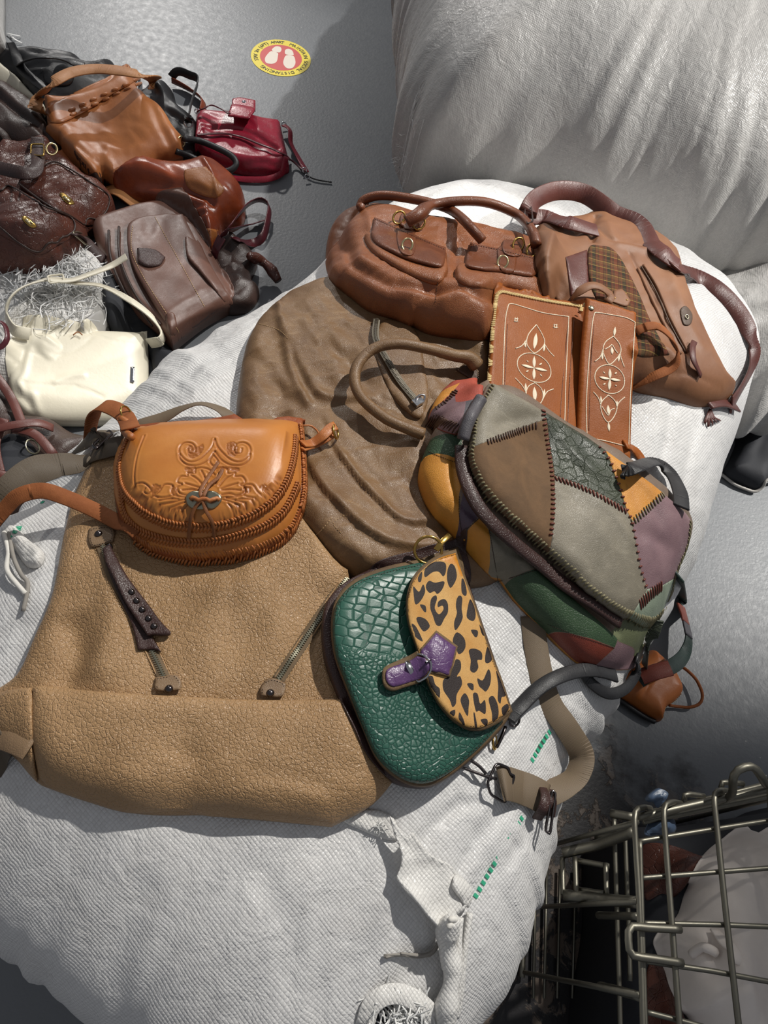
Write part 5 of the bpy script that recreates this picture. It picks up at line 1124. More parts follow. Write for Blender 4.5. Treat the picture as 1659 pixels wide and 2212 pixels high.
def embroider(name, lines, r, par, fill=()):
    mb = MB()
    for L in lines:
        P = hit(catmull(np.array(ze(L)), 8))[:, :3]; P = resample(P, .0016); P[:, 2] = top(P[:, 0], P[:, 1]) + .0004
        k = np.arange(len(P)); V, F = sweep(P, circ(r, 6), scale=1 + .18 * np.cos(k * 3.14)); mb.add(V, F)
    for a, b, w in fill:
        P = hit(np.array(ze([a, b]), float)); P = resample(P, .002); u = np.linspace(-1, 1, len(P)); P[:, 2] = top(P[:, 0], P[:, 1]) + .0004
        V, F = sweep(P, [(math.cos(t) * w / 2, .0008 * math.sin(t)) for t in np.linspace(0, 6.28, 8, endpoint=False)], scale=np.stack([np.clip(1 - u * u, .04, 1), 0 * u + 1], 1)); mb.add(V, F)
    return mb.build(name, M['embro'], par)
def medal(cx, cy, rx, ry, sk):
    t = np.linspace(0, 6.283, 21); return [(cx + rx * math.cos(a) + sk * math.sin(a), cy + ry * math.sin(a) + sk * .6 * math.cos(a)) for a in t]
r_ = .00085
embroider('embroidery', [[(213, 1090), (220, 800), (235, 450), (258, 310), (292, 260), (440, 300), (620, 352), (868, 388)], [(868, 388), (858, 600), (840, 1000), (832, 1300), (825, 1500)],
    medal(523, 898, 165, 145, 30), [(545, 470), (470, 560), (448, 640), (470, 700), (530, 750), (600, 700), (628, 640), (600, 560), (545, 470)], [(340, 705), (400, 680), (448, 620)], [(722, 785), (670, 730), (625, 660)],
    [(335, 1000), (400, 1070), (435, 1130), (450, 1200), (475, 1235)], [(530, 1048), (470, 1080), (445, 1140), (460, 1210), (500, 1260)], [(530, 1048), (590, 1100), (612, 1170), (600, 1230), (565, 1275)], [(715, 1110), (650, 1140), (600, 1230)]], r_, G,
    [((522, 900), (524, 782), .006), ((522, 900), (520, 1018), .006), ((522, 900), (395, 868), .006), ((522, 900), (652, 928), .006), ((545, 555), (522, 712), .008), ((525, 1090), (530, 1232), .008),
     ((572, 872), (600, 852), .003), ((440, 940), (468, 926), .003), ((448, 825), (466, 842), .003), ((580, 960), (602, 985), .003), ((430, 630), (437, 700), .004), ((628, 660), (618, 738), .004), ((438, 1050), (440, 1130), .004), ((628, 1110), (616, 1190), .004),
     ((322, 410), (368, 410), .002), ((320, 435), (366, 437), .002), ((335, 392), (330, 444), .002), ((356, 392), (352, 446), .002), ((712, 470), (762, 472), .002), ((712, 495), (762, 498), .002), ((725, 458), (722, 505), .002), ((748, 458), (746, 508), .002), ((708, 1385), (756, 1390), .002), ((736, 1375), (730, 1402), .002)])
embroider('embroidery', [[(1528, 445), (1440, 400), (1300, 372), (1150, 348), (1122, 365), (1100, 480), (1070, 800), (1045, 1200), (1050, 1560), (1075, 1590), (1250, 1630), (1465, 1685)], [(1528, 445), (1500, 900), (1480, 1200), (1465, 1685)],
    medal(1275, 1012, 148, 143, 14), [(1312, 585), (1235, 640), (1208, 715), (1230, 800), (1275, 862), (1340, 810), (1385, 740), (1372, 660), (1312, 585)], [(1128, 835), (1180, 790), (1208, 715)], [(1420, 890), (1395, 820), (1378, 760)],
    [(1262, 1170), (1200, 1230), (1185, 1290), (1210, 1380), (1262, 1440), (1320, 1380), (1348, 1290), (1320, 1220), (1262, 1170)], [(1112, 1138), (1160, 1195), (1186, 1270)], [(1425, 1190), (1370, 1240), (1346, 1290)], [(1228, 715), (1270, 690), (1300, 670), (1330, 720), (1355, 752)], [(1200, 1285), (1235, 1340), (1262, 1372), (1285, 1320), (1320, 1305)]], r_, G,
    [((1278, 1010), (1276, 908), .006), ((1278, 1010), (1268, 1122), .006), ((1278, 1010), (1170, 990), .006), ((1278, 1010), (1382, 1024), .006), ((1330, 490), (1318, 585), .005), ((1262, 1440), (1270, 1532), .005), ((1296, 690), (1300, 765), .006), ((1258, 1270), (1262, 1360), .006),
     ((1208, 935), (1230, 955), .003), ((1325, 962), (1345, 942), .003), ((1210, 1068), (1235, 1050), .003), ((1328, 1070), (1345, 1080), .003), ((1200, 740), (1202, 820), .004), ((1370, 760), (1362, 840), .004), ((1186, 1180), (1192, 1250), .004), ((1348, 1225), (1345, 1290), .004)])
mb = MB(); Q, T, S = run([(1056, 828), (1062, 740), (1070, 655), (1080, 632), (1110, 636), (1180, 650), (1262, 663)], .0032, 0)
for q, t, s in zip(Q, T, S):
    V, F = capsule(q - s * .0028 + t * .0008 + [0, 0, .001], q + s * .0028 - t * .0008 + [0, 0, .001], .0013, 6); mb.add(V, F)
mb.build('edge_lacing', M['embro_y'], G)
stud('snap_stud', (1277, 665), .0055, M['silver_old'], G, .003); stud('snap_stud', (1264, 944), .0055, M['silver_old'], G, .003)
for L in ([(1096, 700), (1092, 800), (1088, 860)], [(1240, 690), (1232, 800), (1226, 920)], [(1227, 700), (1216, 820), (1210, 900)], [(1283, 700), (1276, 800), (1272, 930)]):
    cord('tooled_line', [(a, b, -.0004) for a, b in L], .0006, M['cognac_dark'], G, clear=False)
tb = strap('closing_tab', [(1350, 960, .003), (1372, 975, .003), (1392, 1000, .003)], .018, .003, M['folder'], G, taper=[1, 1, .7]); stud('snap_stud', (1372, 978), .003, M['silver_old'], tb, .002, .004)

# ------------------------------------------------------------------ beige backpack
px = (400, 1450); G = thing('backpack', 'big beige pebbled leather backpack with two slanting zips and a dark studded pull', 'backpack', base_of(px), img_angle(px))
pad('bag_body', [(197, 984, 1), (330, 960), (480, 960, 1), (620, 1080), (748, 1248, 1), (790, 1400), (815, 1560), (846, 1690, 1), (800, 1742), (716, 1786, 1), (560, 1772), (450, 1762), (280, 1756), (115, 1706, 1), (80, 1690), (35, 1640), (-20, 1590), (-20, 1500, 1), (40, 1458), (75, 1380), (112, 1290), (150, 1110)],
    M['beige'], G, H=.028, R=.05, rim=.004, res=.0042, sb=.03, wr=[(.005, .08, 1.5, 100, 71), (.002, .03, 2, 80, 72)],
    folds=[([(160, 1360), (170, 1420), (150, 1470)], -.012, .02, 'r'), ([(250, 1200), (300, 1330), (345, 1440)], -.004, .008, 'r'), ([(470, 1290), (440, 1380), (470, 1470)], .006, .03, 'r'), ([(560, 1290), (600, 1380), (560, 1450)], .005, .025, 'r'),
           ([(240, 1240), (250, 1340), (220, 1440)], .008, .022, 'r'), ([(120, 1330), (60, 1440)], .006, .02, 'r'), ([(620, 1220), (540, 1260), (430, 1270)], .004, .02, 'r'), ([(700, 1300), (650, 1400)], -.004, .015, 'r')])
pad('bottom_panel', [(72, 1488, 1), (95, 1482), (200, 1494), (400, 1506), (560, 1513), (740, 1512, 1), (800, 1600), (848, 1690, 1), (800, 1742), (716, 1787, 1), (560, 1772), (450, 1764), (385, 1752), (280, 1757), (190, 1733), (112, 1706, 1), (84, 1680, 1), (70, 1590)],
    M['beige'], G, H=.018, R=.035, rim=.006, res=.0042, sb=.012, base=.001, wr=[(.0035, .06, 2.5, 10, 73), (.0018, .025, 2, 0, 74)], folds=[([(380, 1740), (400, 1690), (410, 1640)], -.005, .02, 'r'), ([(300, 1495), (320, 1560)], -.002, .02, 'r')])
pad('side_gusset', [(-20, 1505, 1), (20, 1490), (70, 1487, 1), (70, 1590), (82, 1690, 1), (40, 1642), (-20, 1585)], M['beige'], G, H=.012, R=.02, rim=.004, res=.004, sb=.014)
strap('gusset_band', [(-20, 1585, .002), (20, 1592, .002), (68, 1612, .002)], .034, .003, M['beige_tab'], G)
strap('webbing_strap', [(-25, 1660, .002), (-5, 1630, .004), (10, 1600, .004)], .04, .002, M['webb_dk'], G)
def zipset(zp, top_tab, bot_tab, studs):
    for q in zp[1:]: pass
    cord('placket_seam', [(a - 13, b + 3, -.0005) for a, b in zp], .0012, M['beige'], G, clear=False); cord('placket_seam', [(a + 13, b - 3, -.0005) for a, b in zp], .0012, M['beige'], G, clear=False)
    stitches('stitching', [[(a - 18, b + 2) for a, b in zp], [(a + 18, b - 2) for a, b in zp]], M['thread_tan'], G, .0048, .003, .0004)
    zipper(G, zp, .016, .0058, M['ziptape2'], M['silver_old'], .0030, .001)
    for tp in (top_tab, bot_tab):
        if tp: t_ = pad('zip_tab', tp, M['beige_tab'], G, H=.0035, R=.004, rim=.002, res=.0025, sb=.012, base=.0015); stitches('stitching', [[(sum(q[0] for q in tp) / len(tp) + (q[0] - sum(p[0] for p in tp) / len(tp)) * .8, sum(q[1] for q in tp) / len(tp) + (q[1] - sum(p[1] for p in tp) / len(tp)) * .8) for q in tp]], M['thread_dk'], t_, .0035, .002, .0003)
    for s_ in studs: stud('stud', s_, .0052, M['gunmetal'], G, .0045)
zipset([(222, 1180), (252, 1260), (296, 1340), (330, 1410), (358, 1470)], [(193, 1142, 1), (205, 1137), (238, 1136), (248, 1150), (244, 1170, 1), (215, 1180), (197, 1182, 1), (190, 1165)], [(336, 1464, 1), (358, 1460), (380, 1458), (392, 1472), (390, 1492, 1), (345, 1494), (334, 1486, 1)], ((213, 1153), (365, 1488)))
zipset([(750, 1250), (688, 1338), (645, 1402), (600, 1470)], None, [(572, 1470, 1), (590, 1465), (618, 1477, 1), (614, 1500), (600, 1508), (565, 1505, 1), (562, 1490)], ((584, 1497),))
ring('zip_slider', hit([(234, 1186)], .004)[0], .006, .0016, M['gunmetal'], G, (.2, -.2, 1), .6)
u = pad('pull_underlay', [(224, 1205, 1), (236, 1205), (262, 1260), (300, 1330), (330, 1378), (348, 1408, 1), (330, 1404), (298, 1404, 1), (285, 1350), (262, 1300), (240, 1250)], M['dkbrown'], G, H=.0045, R=.004, rim=.003, res=.0025, sb=.01, base=.002)
p_ = pad('zip_pull', [(222, 1186, 1), (238, 1178, 1), (252, 1205), (278, 1250), (320, 1305), (345, 1340), (369, 1366, 1), (362, 1373), (318, 1372, 1), (300, 1345), (270, 1300), (245, 1250), (228, 1215)], M['dkbrown'], G, H=.006, R=.004, rim=.004, res=.0025, sb=.01, base=.005)
for q in ((284, 1279), (295, 1298), (307, 1317), (321, 1336), (333, 1353)): stud('stud', q, .0046, M['gunmetal'], p_, .0048)
stitches('stitching', [[(212, 990), (300, 975), (400, 965)]], M['thread_tan'], G, .0045, .0026, .0004)
# its webbing at the top left
strap('webbing_strap', [(-30, 1120, 0, -30, .60), (20, 1062, 0, -30, .62), (70, 1020, 0, -25, .62), (120, 1005, 0, -10, .61), (165, 1000, 0, -10, .60), (196, 988, 0, 0, .59)], .042, .0016, M['webb_dk'], G, taper=[1, 1, 1, .95, .6, .3], clear=False)
strap('webbing_strap', [(160, 974, 0, 20, .55), (190, 952, 0, 0, .585), (215, 937, 0, 0, .60), (236, 930, .008)], .030, .0016, M['webb_dk'], G)
strap('webbing_strap', [(196, 985, .004), (225, 970, .012), (262, 962, .012), (300, 975, .004)], .032, .0016, M['webb_dk'], G)
frame_loop('slider_bar', [hit([q], .024)[0] for q in ((200, 962), (236, 930), (243, 937), (208, 970))], .0024, M['gunmetal'], G)
strap('webbing_strap', [(262, 935, .006), (300, 918, .012), (350, 903, .014), (395, 882, .02, 30), (435, 872, .026, 40), (475, 884, .02, 30), (500, 905, .008)], .020, .0016, M['webb'], G)

# ------------------------------------------------------------------ loose shoulder webbing with slider
G = thing('webbing_strap', 'taupe webbing strap with metal slider and dark leather end, lower right of the sack', 'strap', base_of((1230, 1560)), 0)
strap('webbing', [(1150, 1330, .004), (1158, 1400, .003), (1172, 1470, .003), (1192, 1525, .006), (1228, 1578, 0, -10, .53), (1256, 1630, 0, -25, .50), (1248, 1672, 0, -35, .50), (1222, 1696, 0, -25, .51), (1190, 1712, 0, -10, .52), (1160, 1722, 0, 0, .52)], .036, .0016, M['webb'], G, clear=True)
strap('webbing_end', [(1080, 1694, .010, 5), (1095, 1692, .016), (1128, 1702, 0, 0, .548), (1162, 1716, 0, 0, .54), (1178, 1728, 0, 0, .53)], .044, .0022, M['webb'], G)
frame_loop('slider_frame', [hit([q], .014)[0] for q in ((1072, 1648), (1098, 1658), (1102, 1672), (1112, 1676), (1092, 1734), (1082, 1730), (1060, 1716), (1052, 1692))], .0018, M['gunmetal'], G, .25)
cord('swivel_clasp', [(990, 1655, .004), (1025, 1668, .01), (1054, 1678, .012), (1072, 1682, .012)], .002, M['gunmetal'], G); cord('swivel_clasp', [(1010, 1638, .006), (1035, 1655, .012), (1050, 1672, .013)], .0022, M['gunmetal'], G)
stud('swivel_joint', (1058, 1680), .004, M['gunmetal'], G, .004, .012)
strap('leather_end', [(1172, 1702, 0, 10, .535), (1178, 1722, 0, 10, .55), (1172, 1748, 0, 0, .55), (1160, 1768, 0, 0, .53)], .014, .004, M['dkbrown'], G)
strap('leather_end', [(1186, 1706, 0, 20, .52), (1192, 1730, 0, 20, .53), (1186, 1762, 0, 0, .52)], .016, .004, M['dkbrown'], G)
frame_loop('bar_buckle', [atz([q], .53)[0] for q in ((1193, 1707), (1200, 1714), (1188, 1802), (1178, 1794))], .002, M['gunmetal'], G, .15)

# ------------------------------------------------------------------ patchwork bag
zq = lambda p: Z(p, 880, 800, 2.552)
px = (1200, 1120); G = thing('patchwork_bag', 'messenger bag pieced from coloured leather patches with laced seams, green, grey, yellow and lilac', 'bag', base_of(px), img_angle(px))
def pleather(n, c1, c2, **k): M[n] = leather(n, c1, c2, grain=k.pop('grain', 420), gb=k.pop('gb', .4), rough=k.pop('rough', .5), mott=k.pop('mott', 16), **k)
pleather('patch_grey', (142, 134, 118), (112, 106, 92), wear=.3, wearc=(176, 168, 148)); M['patch_brown'] = suede('patch_brown_suede', (124, 96, 70), (96, 76, 58))
pleather('patch_forest', (66, 72, 56), (50, 56, 46), crease=.6, rough=.42); pleather('patch_yellow', (212, 146, 56), (190, 124, 40)); pleather('patch_lilac', (142, 114, 118), (120, 94, 100), mott=24)
pleather('patch_mint', (150, 162, 142), (128, 140, 122)); pleather('patch_green', (62, 86, 58), (48, 70, 48), gb=.6, grain=300); pleather('patch_rust', (138, 64, 46), (112, 46, 34), rough=.4); pleather('patch_purple', (96, 78, 92), (78, 62, 74), rough=.38)
pleather('patch_sage', (112, 118, 86), (92, 98, 70)); pleather('patch_taupe', (128, 108, 92), (104, 90, 78)); pleather('patch_darkgreen', (46, 66, 60), (36, 50, 46)); pleather('patch_slate', (92, 88, 92), (72, 70, 76)); pleather('patch_coral', (176, 80, 62), (150, 64, 50))
bod = pad('bag_body', [(938, 930), (924, 960), (908, 1004), (907, 1050), (936, 1106), (992, 1166), (1076, 1256), (1154, 1338), (1215, 1400), (1264, 1436), (1331, 1444), (1382, 1436), (1398, 1388), (1425, 1330), (1462, 1245), (1490, 1140), (1430, 1060), (1310, 970), (1180, 890), (1075, 835), (1000, 862)],
    [M[k] for k in ('patch_taupe', 'patch_yellow', 'patch_green', 'patch_rust', 'patch_purple', 'patch_grey', 'patch_lilac', 'patch_green', 'patch_sage')], G, H=.05, R=.05, rim=.008, sb=.025, res=.0042, wr=[(.0016, .03, 2, -45, 81)], off=.01,
    folds=[([(975, 1010), (990, 1090), (1060, 1150), (1130, 1210), (1230, 1290), (1330, 1370)], -.006, .006, 'r')],
    regions=[(zq([(20, 350, 1), (118, 330, 1), (290, 360, 1), (295, 400, 1), (292, 490, 1), (240, 500, 1), (118, 450, 1), (50, 430, 1)]), 7),
             (zq([(20, 420, 1), (118, 450, 1), (240, 500, 1), (302, 512, 1), (300, 600, 1), (280, 690, 1), (285, 800, 1), (300, 900, 1), (250, 950, 1), (0, 700, 1)]), 1),
             (zq([(300, 690, 1), (350, 700, 1), (400, 800, 1), (300, 896, 1), (285, 800, 1)]), 4),
             (zq([(290, 912, 1), (400, 815, 1), (450, 872, 1), (500, 1165, 1), (430, 1150, 1), (250, 960, 1)]), 1),
             (zq([(402, 812, 1), (470, 860, 1), (590, 960, 1), (712, 1100, 1), (500, 1166, 1), (450, 872, 1)]), 5),
             (zq([(500, 1168, 1), (715, 1104, 1), (780, 1150, 1), (1150, 1490, 1), (1140, 1530, 1), (690, 1372, 1), (480, 1220, 1)]), 2),
             (zq([(690, 1374, 1), (1140, 1532, 1), (1030, 1640, 1), (900, 1640, 1), (640, 1400, 1)]), 3),
             (zq([(1150, 1500, 1), (1310, 1540, 1), (1310, 1700, 1), (1000, 1700, 1), (1040, 1632, 1), (1140, 1536, 1)]), 4 + 2),
             (zq([(1110, 1450, 1), (1180, 1390, 1), (1400, 1380, 1), (1330, 1540, 1), (1160, 1500, 1)]), 8)], split=None)
stitches('seam_stitching', [zq(L) for L in ([(118, 450), (240, 500), (300, 512)], [(285, 700), (285, 800), (300, 896)], [(300, 900), (400, 812)], [(450, 872), (498, 1160)], [(505, 1165), (712, 1102)], [(700, 1375), (900, 1450), (1138, 1530)])], M['thread_dk'], bod, .0035, .0024, .0004)
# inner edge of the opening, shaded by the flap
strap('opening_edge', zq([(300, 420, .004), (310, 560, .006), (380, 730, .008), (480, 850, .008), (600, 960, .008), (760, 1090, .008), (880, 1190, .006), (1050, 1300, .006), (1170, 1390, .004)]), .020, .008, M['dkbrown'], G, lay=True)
FO = zq([(430, 90), (470, 62), (560, 110), (740, 215), (860, 290), (1000, 380), (1110, 455), (1250, 560), (1410, 680), (1575, 820, 1), (1560, 960), (1495, 1125), (1450, 1290), (1400, 1360), (1340, 1398), (1230, 1355), (1120, 1290), (1000, 1200), (880, 1090), (780, 1000), (650, 880), (530, 770), (440, 680), (370, 570), (340, 480), (350, 390), (375, 260)])
A_ = 1500
fl_regions = [(zq([(340, 425, 1), (385, 418, 1), (480, 385, 1), (600, 345, 1), (760, 285, 1), (772, 420, 1), (790, 500, 1), (802, 620, 1), (803, 800, 1), (790, 980, 1), (785, 1040, 1), (500, 1040, 1), (200, 600, 1)]), 1),
              (zq([(745, 200, 1), (900, 150, 1), (1120, 350, 1), (1095, 455, 1), (1130, 540, 1), (1170, 640, 1), (1210, 780, 1), (1120, 720, 1), (1040, 680, 1), (930, 630, 1), (803, 592, 1), (790, 500, 1), (772, 420, 1), (760, 285, 1), (735, 215, 1)]), 2),
              (zq([(803, 592, 1), (930, 630, 1), (1040, 680, 1), (1120, 720, 1), (1210, 780, 1), (1240, 835, 1), (1260, 960, 1), (1285, 1100, 1), (1325, 1205, 1), (1240, 1345, 1), (1200, 1500, 1), (785, 1200, 1), (785, 1040, 1), (790, 980, 1), (803, 800, 1)]), 3),
              (zq([(1120, 350, 1), (1500, 400, 1), (1415, 672, 1), (1330, 750, 1), (1240, 835, 1), (1210, 780, 1), (1170, 640, 1), (1130, 540, 1), (1095, 455, 1)]), 4),
              (zq([(1415, 672, 1), (1500, 600, 1), (1700, 820, 1), (1600, 1110, 1), (1495, 1130, 1), (1400, 1190, 1), (1325, 1205, 1), (1285, 1100, 1), (1260, 960, 1), (1240, 835, 1), (1330, 750, 1)]), 5),
              (zq([(1325, 1205, 1), (1400, 1190, 1), (1495, 1130, 1), (1600, 1110, 1), (1600, 1500, 1), (1200, 1500, 1), (1240, 1345, 1)]), 6)]
flap_parts = pad('flap', FO, M['patch_grey'], G, H=.016, R=.02, rim=.005, base=.012, sb=.02, res=.0035, off=.006, wr=[(.003, .06, 1.5, -40, 82), (.0016, .02, 2, -40, 83)],
    folds=[(zq([(500, 300), (620, 280), (740, 260)]), -.003, .008, 'r'), (zq([(1300, 900), (1450, 980)]), -.004, .012, 'r'), (zq([(850, 400), (950, 520), (1100, 600)]), .003, .01, 'r')], regions=fl_regions,
    split=[('flap_patch', M['patch_grey']), ('flap_patch', M['patch_brown']), ('flap_patch', M['patch_forest']), ('flap_patch', M['patch_grey']), ('flap_patch', M['patch_yellow']), ('flap_patch', M['patch_lilac']), ('flap_patch', M['patch_mint'])])
for o, t_ in zip(flap_parts, ('grey patch at the upper left of the flap', 'brown suede patch', 'crackled dark green patch', 'large worn grey patch', 'mustard yellow patch', 'lilac patch', 'pale mint patch')): o['label'] = t_
M['lace_rust'] = leather('rust_lace', (124, 62, 48), (96, 46, 36), grain=600, rough=.4, mott=60); M['lace_olive'] = leather('olive_lace', (146, 138, 106), (116, 108, 80), grain=600, rough=.5, mott=60); M['lace_brown'] = leather('brown_lace', (88, 60, 46), (66, 44, 36), grain=600, rough=.4, mott=60)
stitches('laced_seam', [zq([(445, 395), (520, 370), (620, 335), (710, 305)])], M['lace_brown'], G, .0062, r=.0011, across=.011, slant=25, jit=.2)
stitches('laced_seam', [zq([(748, 225), (762, 330), (780, 450), (795, 560), (803, 700), (800, 820), (792, 905)])], M['lace_rust'], G, .0078, r=.0014, across=.007, slant=-20, jit=.2)
stitches('laced_seam', [zq([(820, 598), (930, 635), (1040, 685), (1130, 735), (1200, 775)])], M['lace_rust'], G, .0062, r=.0014, across=.010, slant=-30, jit=.2)
stitches('laced_seam', [zq([(1060, 425), (1110, 490), (1140, 560), (1175, 660), (1200, 745), (1235, 830), (1262, 960), (1285, 1090), (1315, 1190)])], M['lace_rust'], G, .0105, r=.0015, across=.005, slant=0, jit=.2)
stitches('laced_seam', [zq([(1240, 840), (1330, 760), (1410, 685)])], M['lace_olive'], G, .0066, r=.0012, across=.011, slant=20, jit=.2)
stitches('laced_seam', [zq([(1285, 1290), (1340, 1235), (1400, 1190)])], M['lace_rust'], G, .0060, r=.0013, across=.014, slant=10, jit=.1)
stitches('edge_lacing', [zq([(470, 85), (400, 200), (375, 270), (362, 390), (352, 470), (380, 560), (450, 680), (540, 770), (660, 880), (790, 1000), (890, 1090), (1010, 1198), (1130, 1285), (1235, 1345)])], M['lace_olive'], G, .0062, r=.0015, across=.008, slant=45, jit=.25)
stitches('edge_lacing', [zq([(1235, 1345), (1340, 1385), (1395, 1350), (1440, 1280), (1480, 1130), (1545, 960), (1560, 840)])], M['lace_olive'], G, .007, r=.0013, across=.009, slant=25, jit=.3)
# gathered end at upper left
ge = pad('gathered_end', [(925, 905), (940, 868), (965, 838), (1000, 832), (1035, 838), (1042, 862), (1018, 905), (1012, 935), (985, 938), (940, 922)], [M[k] for k in ('patch_coral', 'patch_lilac', 'patch_yellow', 'patch_slate')], G, H=.028, R=.022, rim=.006, sb=.014, res=.0032, wr=[(.003, .018, 2, 40, 86), (.0015, .008, 2, 40, 87)],
    regions=[([(915, 905, 1), (938, 880, 1), (985, 866, 1), (1030, 868, 1), (1012, 945, 1), (930, 945, 1)], 1), ([(930, 880, 1), (955, 840, 1), (990, 838, 1), (968, 862, 1), (940, 882, 1)], 2), ([(1006, 868, 1), (1050, 862, 1), (1020, 910, 1), (1000, 905, 1)], 3)])
stitches('laced_seam', [[(942, 882), (965, 866), (985, 845)], [(925, 912), (960, 912), (992, 925)]], M['lace_brown'], G, .005, r=.0013, across=.009, slant=20, jit=.3)
cord('rolled_tab', [(1000, 950, .004), (1010, 915, .008), (1028, 880, .010), (1040, 860, .008)], .009, M['patch_slate'], G)
strap('shoulder_strap', [(1462, 1240, .004), (1470, 1290, .02, 30), (1478, 1330, .04, 40), (1488, 1375, .05, 40), (1478, 1415, .05, 20), (1450, 1440, .05, 0), (1410, 1452, .04, -10), (1380, 1470, .03)], .032, .004, M['patch_darkgreen'], G, clear=False)
strap('strap_patch', [(1470, 1308, .036, 35), (1477, 1330, .044, 40), (1481, 1345, .048, 40)], .033, .0055, M['patch_rust'], G, clear=False)
strap('strap_patch', [(1482, 1347, .05, 40), (1488, 1375, .055, 40)], .033, .0052, M['patch_slate'], G, clear=False)
strap('strap_patch', [(1448, 1443, .054, 0), (1415, 1452, .048, -8), (1385, 1462, .042)], .034, .0056, M['patch_rust'], G, clear=False)
strap('webbing_tab', [(1392, 1440, .006), (1400, 1400, .012, 30), (1420, 1340, .01, 30)], .02, .003, M['patch_forest'], G)

# ------------------------------------------------------------------ green crocodile purse
zg = lambda p: Z(p, 680, 1130, 2.676)
def croc():
    t = NT('embossed_green_crocodile'); v = t.coord(); dv = t.n('ShaderNodeVectorMath', _operation='MULTIPLY_ADD'); nz = t.n('ShaderNodeTexNoise', Scale=18.0, Detail=1.0); t.L.new(v, nz.inputs['Vector']); t.L.new(nz.outputs[1], dv.inputs[0]); dv.inputs[1].default_value = (.012,) * 3; t.L.new(v, dv.inputs[2])
    mp = t.n('ShaderNodeMapping'); t.L.new(dv.outputs[0], mp.inputs[0]); mp.inputs['Scale'].default_value = (1.0, 1.5, 1); mp.inputs['Rotation'].default_value = (0, 0, .25)
    a = t.vor(mp.outputs[0], 62, rnd=.4); b = t.vor(dv.outputs[0], 160, rnd=.85)
    x = t.n('ShaderNodeSeparateXYZ'); t.L.new(v, x.inputs[0]); m = t.ramp(t.math('ADD', t.math('MULTIPLY', x.outputs[1], 9.0), t.math('MULTIPLY_ADD', t.noise(v, 14, 2), .6, .12)), [(.38, 0.0), (.5, 1.0)])
    ea = t.ramp(a.outputs['Distance'], [(0, 0.0), (.10, .8), (.35, 1.0)]); eb = t.ramp(b.outputs['Distance'], [(0, 0.0), (.14, .8), (.4, 1.0)])
    h = t.mix(m, eb, ea); n1 = t.noise(v, 12, 3)
    col = t.mix(n1, srgb(52, 96, 82), srgb(34, 74, 62)); col = t.mix(t.ramp(h, [(0, .6), (.3, 0.0)]), col, srgb(20, 46, 40))
    return t.done(col, .36, t.bump(t.noise(v, 500, 2), .15, .0005, t.bump(h, .6, .0014)), spec=.45)
M['croc'] = croc()
px = (840, 1450); G = thing('purse', 'small green crocodile embossed purse with leopard print flap and purple buckle strap', 'purse', base_of(px), img_angle(px))
pad('back_panel', [(985, 1186, 1), (905, 1204), (822, 1224), (752, 1256), (712, 1292), (696, 1335), (698, 1410), (722, 1490), (758, 1575), (795, 1645), (850, 1690), (918, 1702), (970, 1680), (1034, 1627), (1085, 1572), (1104, 1537, 1)], M['dkbrown'], G, H=.020, R=.012, rim=.012, stiff=75, res=.004)
OP = zg([(815, 160, 1), (600, 215), (400, 260), (230, 330), (130, 430), (95, 560), (110, 750), (180, 950), (270, 1180), (360, 1370), (500, 1490), (640, 1520), (780, 1460), (950, 1320), (1080, 1180), (1135, 1090, 1)])
pad('front_rim', OP, M['rawedge'], G, H=.012, R=.006, rim=.009, stiff=60, res=.004, base=.004)
def shrink(P, k): 
    c = np.mean([q[:2] for q in P], 0); return [tuple(c + (np.array(q[:2]) - c) * k) + tuple(q[2:]) for q in P]
fp = pad('front_panel', shrink(OP, .975), M['croc'], G, H=.014, R=.03, rim=.002, stiff=60, res=.0035, base=.0005, wr=[(.0015, .06, 1, 0, 91)])
stitches('stitching', [[q[:2] for q in shrink(OP, .955)]], M['thread_dk'], fp, .0045, .0028, .00035)
zl = lambda p: Z(p, 860, 1170, 5.142)
LO = zl([(640, 90, 1), (520, 125), (400, 175), (250, 290), (150, 420), (95, 600), (90, 760), (105, 880), (140, 1010), (215, 1220), (260, 1400), (325, 1570), (430, 1780), (520, 1900), (620, 2000), (760, 2085), (860, 2100), (960, 2088), (1130, 2005), (1268, 1890, 1), (1160, 1560), (1000, 1130), (850, 680), (700, 280)])
fr = pad('flap', LO, M['rawedge'], G, H=.007, R=.004, rim=.005, stiff=88, res=.0035, base=.003)
def leo():
    t = NT('leopard_calf_hair'); v = t.coord(); mp = t.n('ShaderNodeMapping'); t.L.new(v, mp.inputs[0]); mp.inputs['Scale'].default_value = (1, 5, 1); mp.inputs['Rotation'].default_value = (0, 0, 1.1)
    h = t.noise(mp.outputs[0], 700, 3, .7); n1 = t.noise(v, 22, 3); col = t.mix(t.ramp(n1, [(.35, 0.0), (.7, 1.0)]), srgb(222, 178, 112), srgb(204, 150, 80)); col = t.mix(t.ramp(h, [(.4, .5), (.6, 0.0)]), col, srgb(150, 106, 58)); return t.done(col, .55, t.bump(h, .6, .0008), spec=.3)
M['leo'] = leo(); M['leo_spot'] = plain('leopard_spot_hair', (44, 34, 32), .6, .6, 700, .4, .3); M['leo_edge'] = plain('amber_flap_edge', (200, 132, 44), .4, .3, 300)
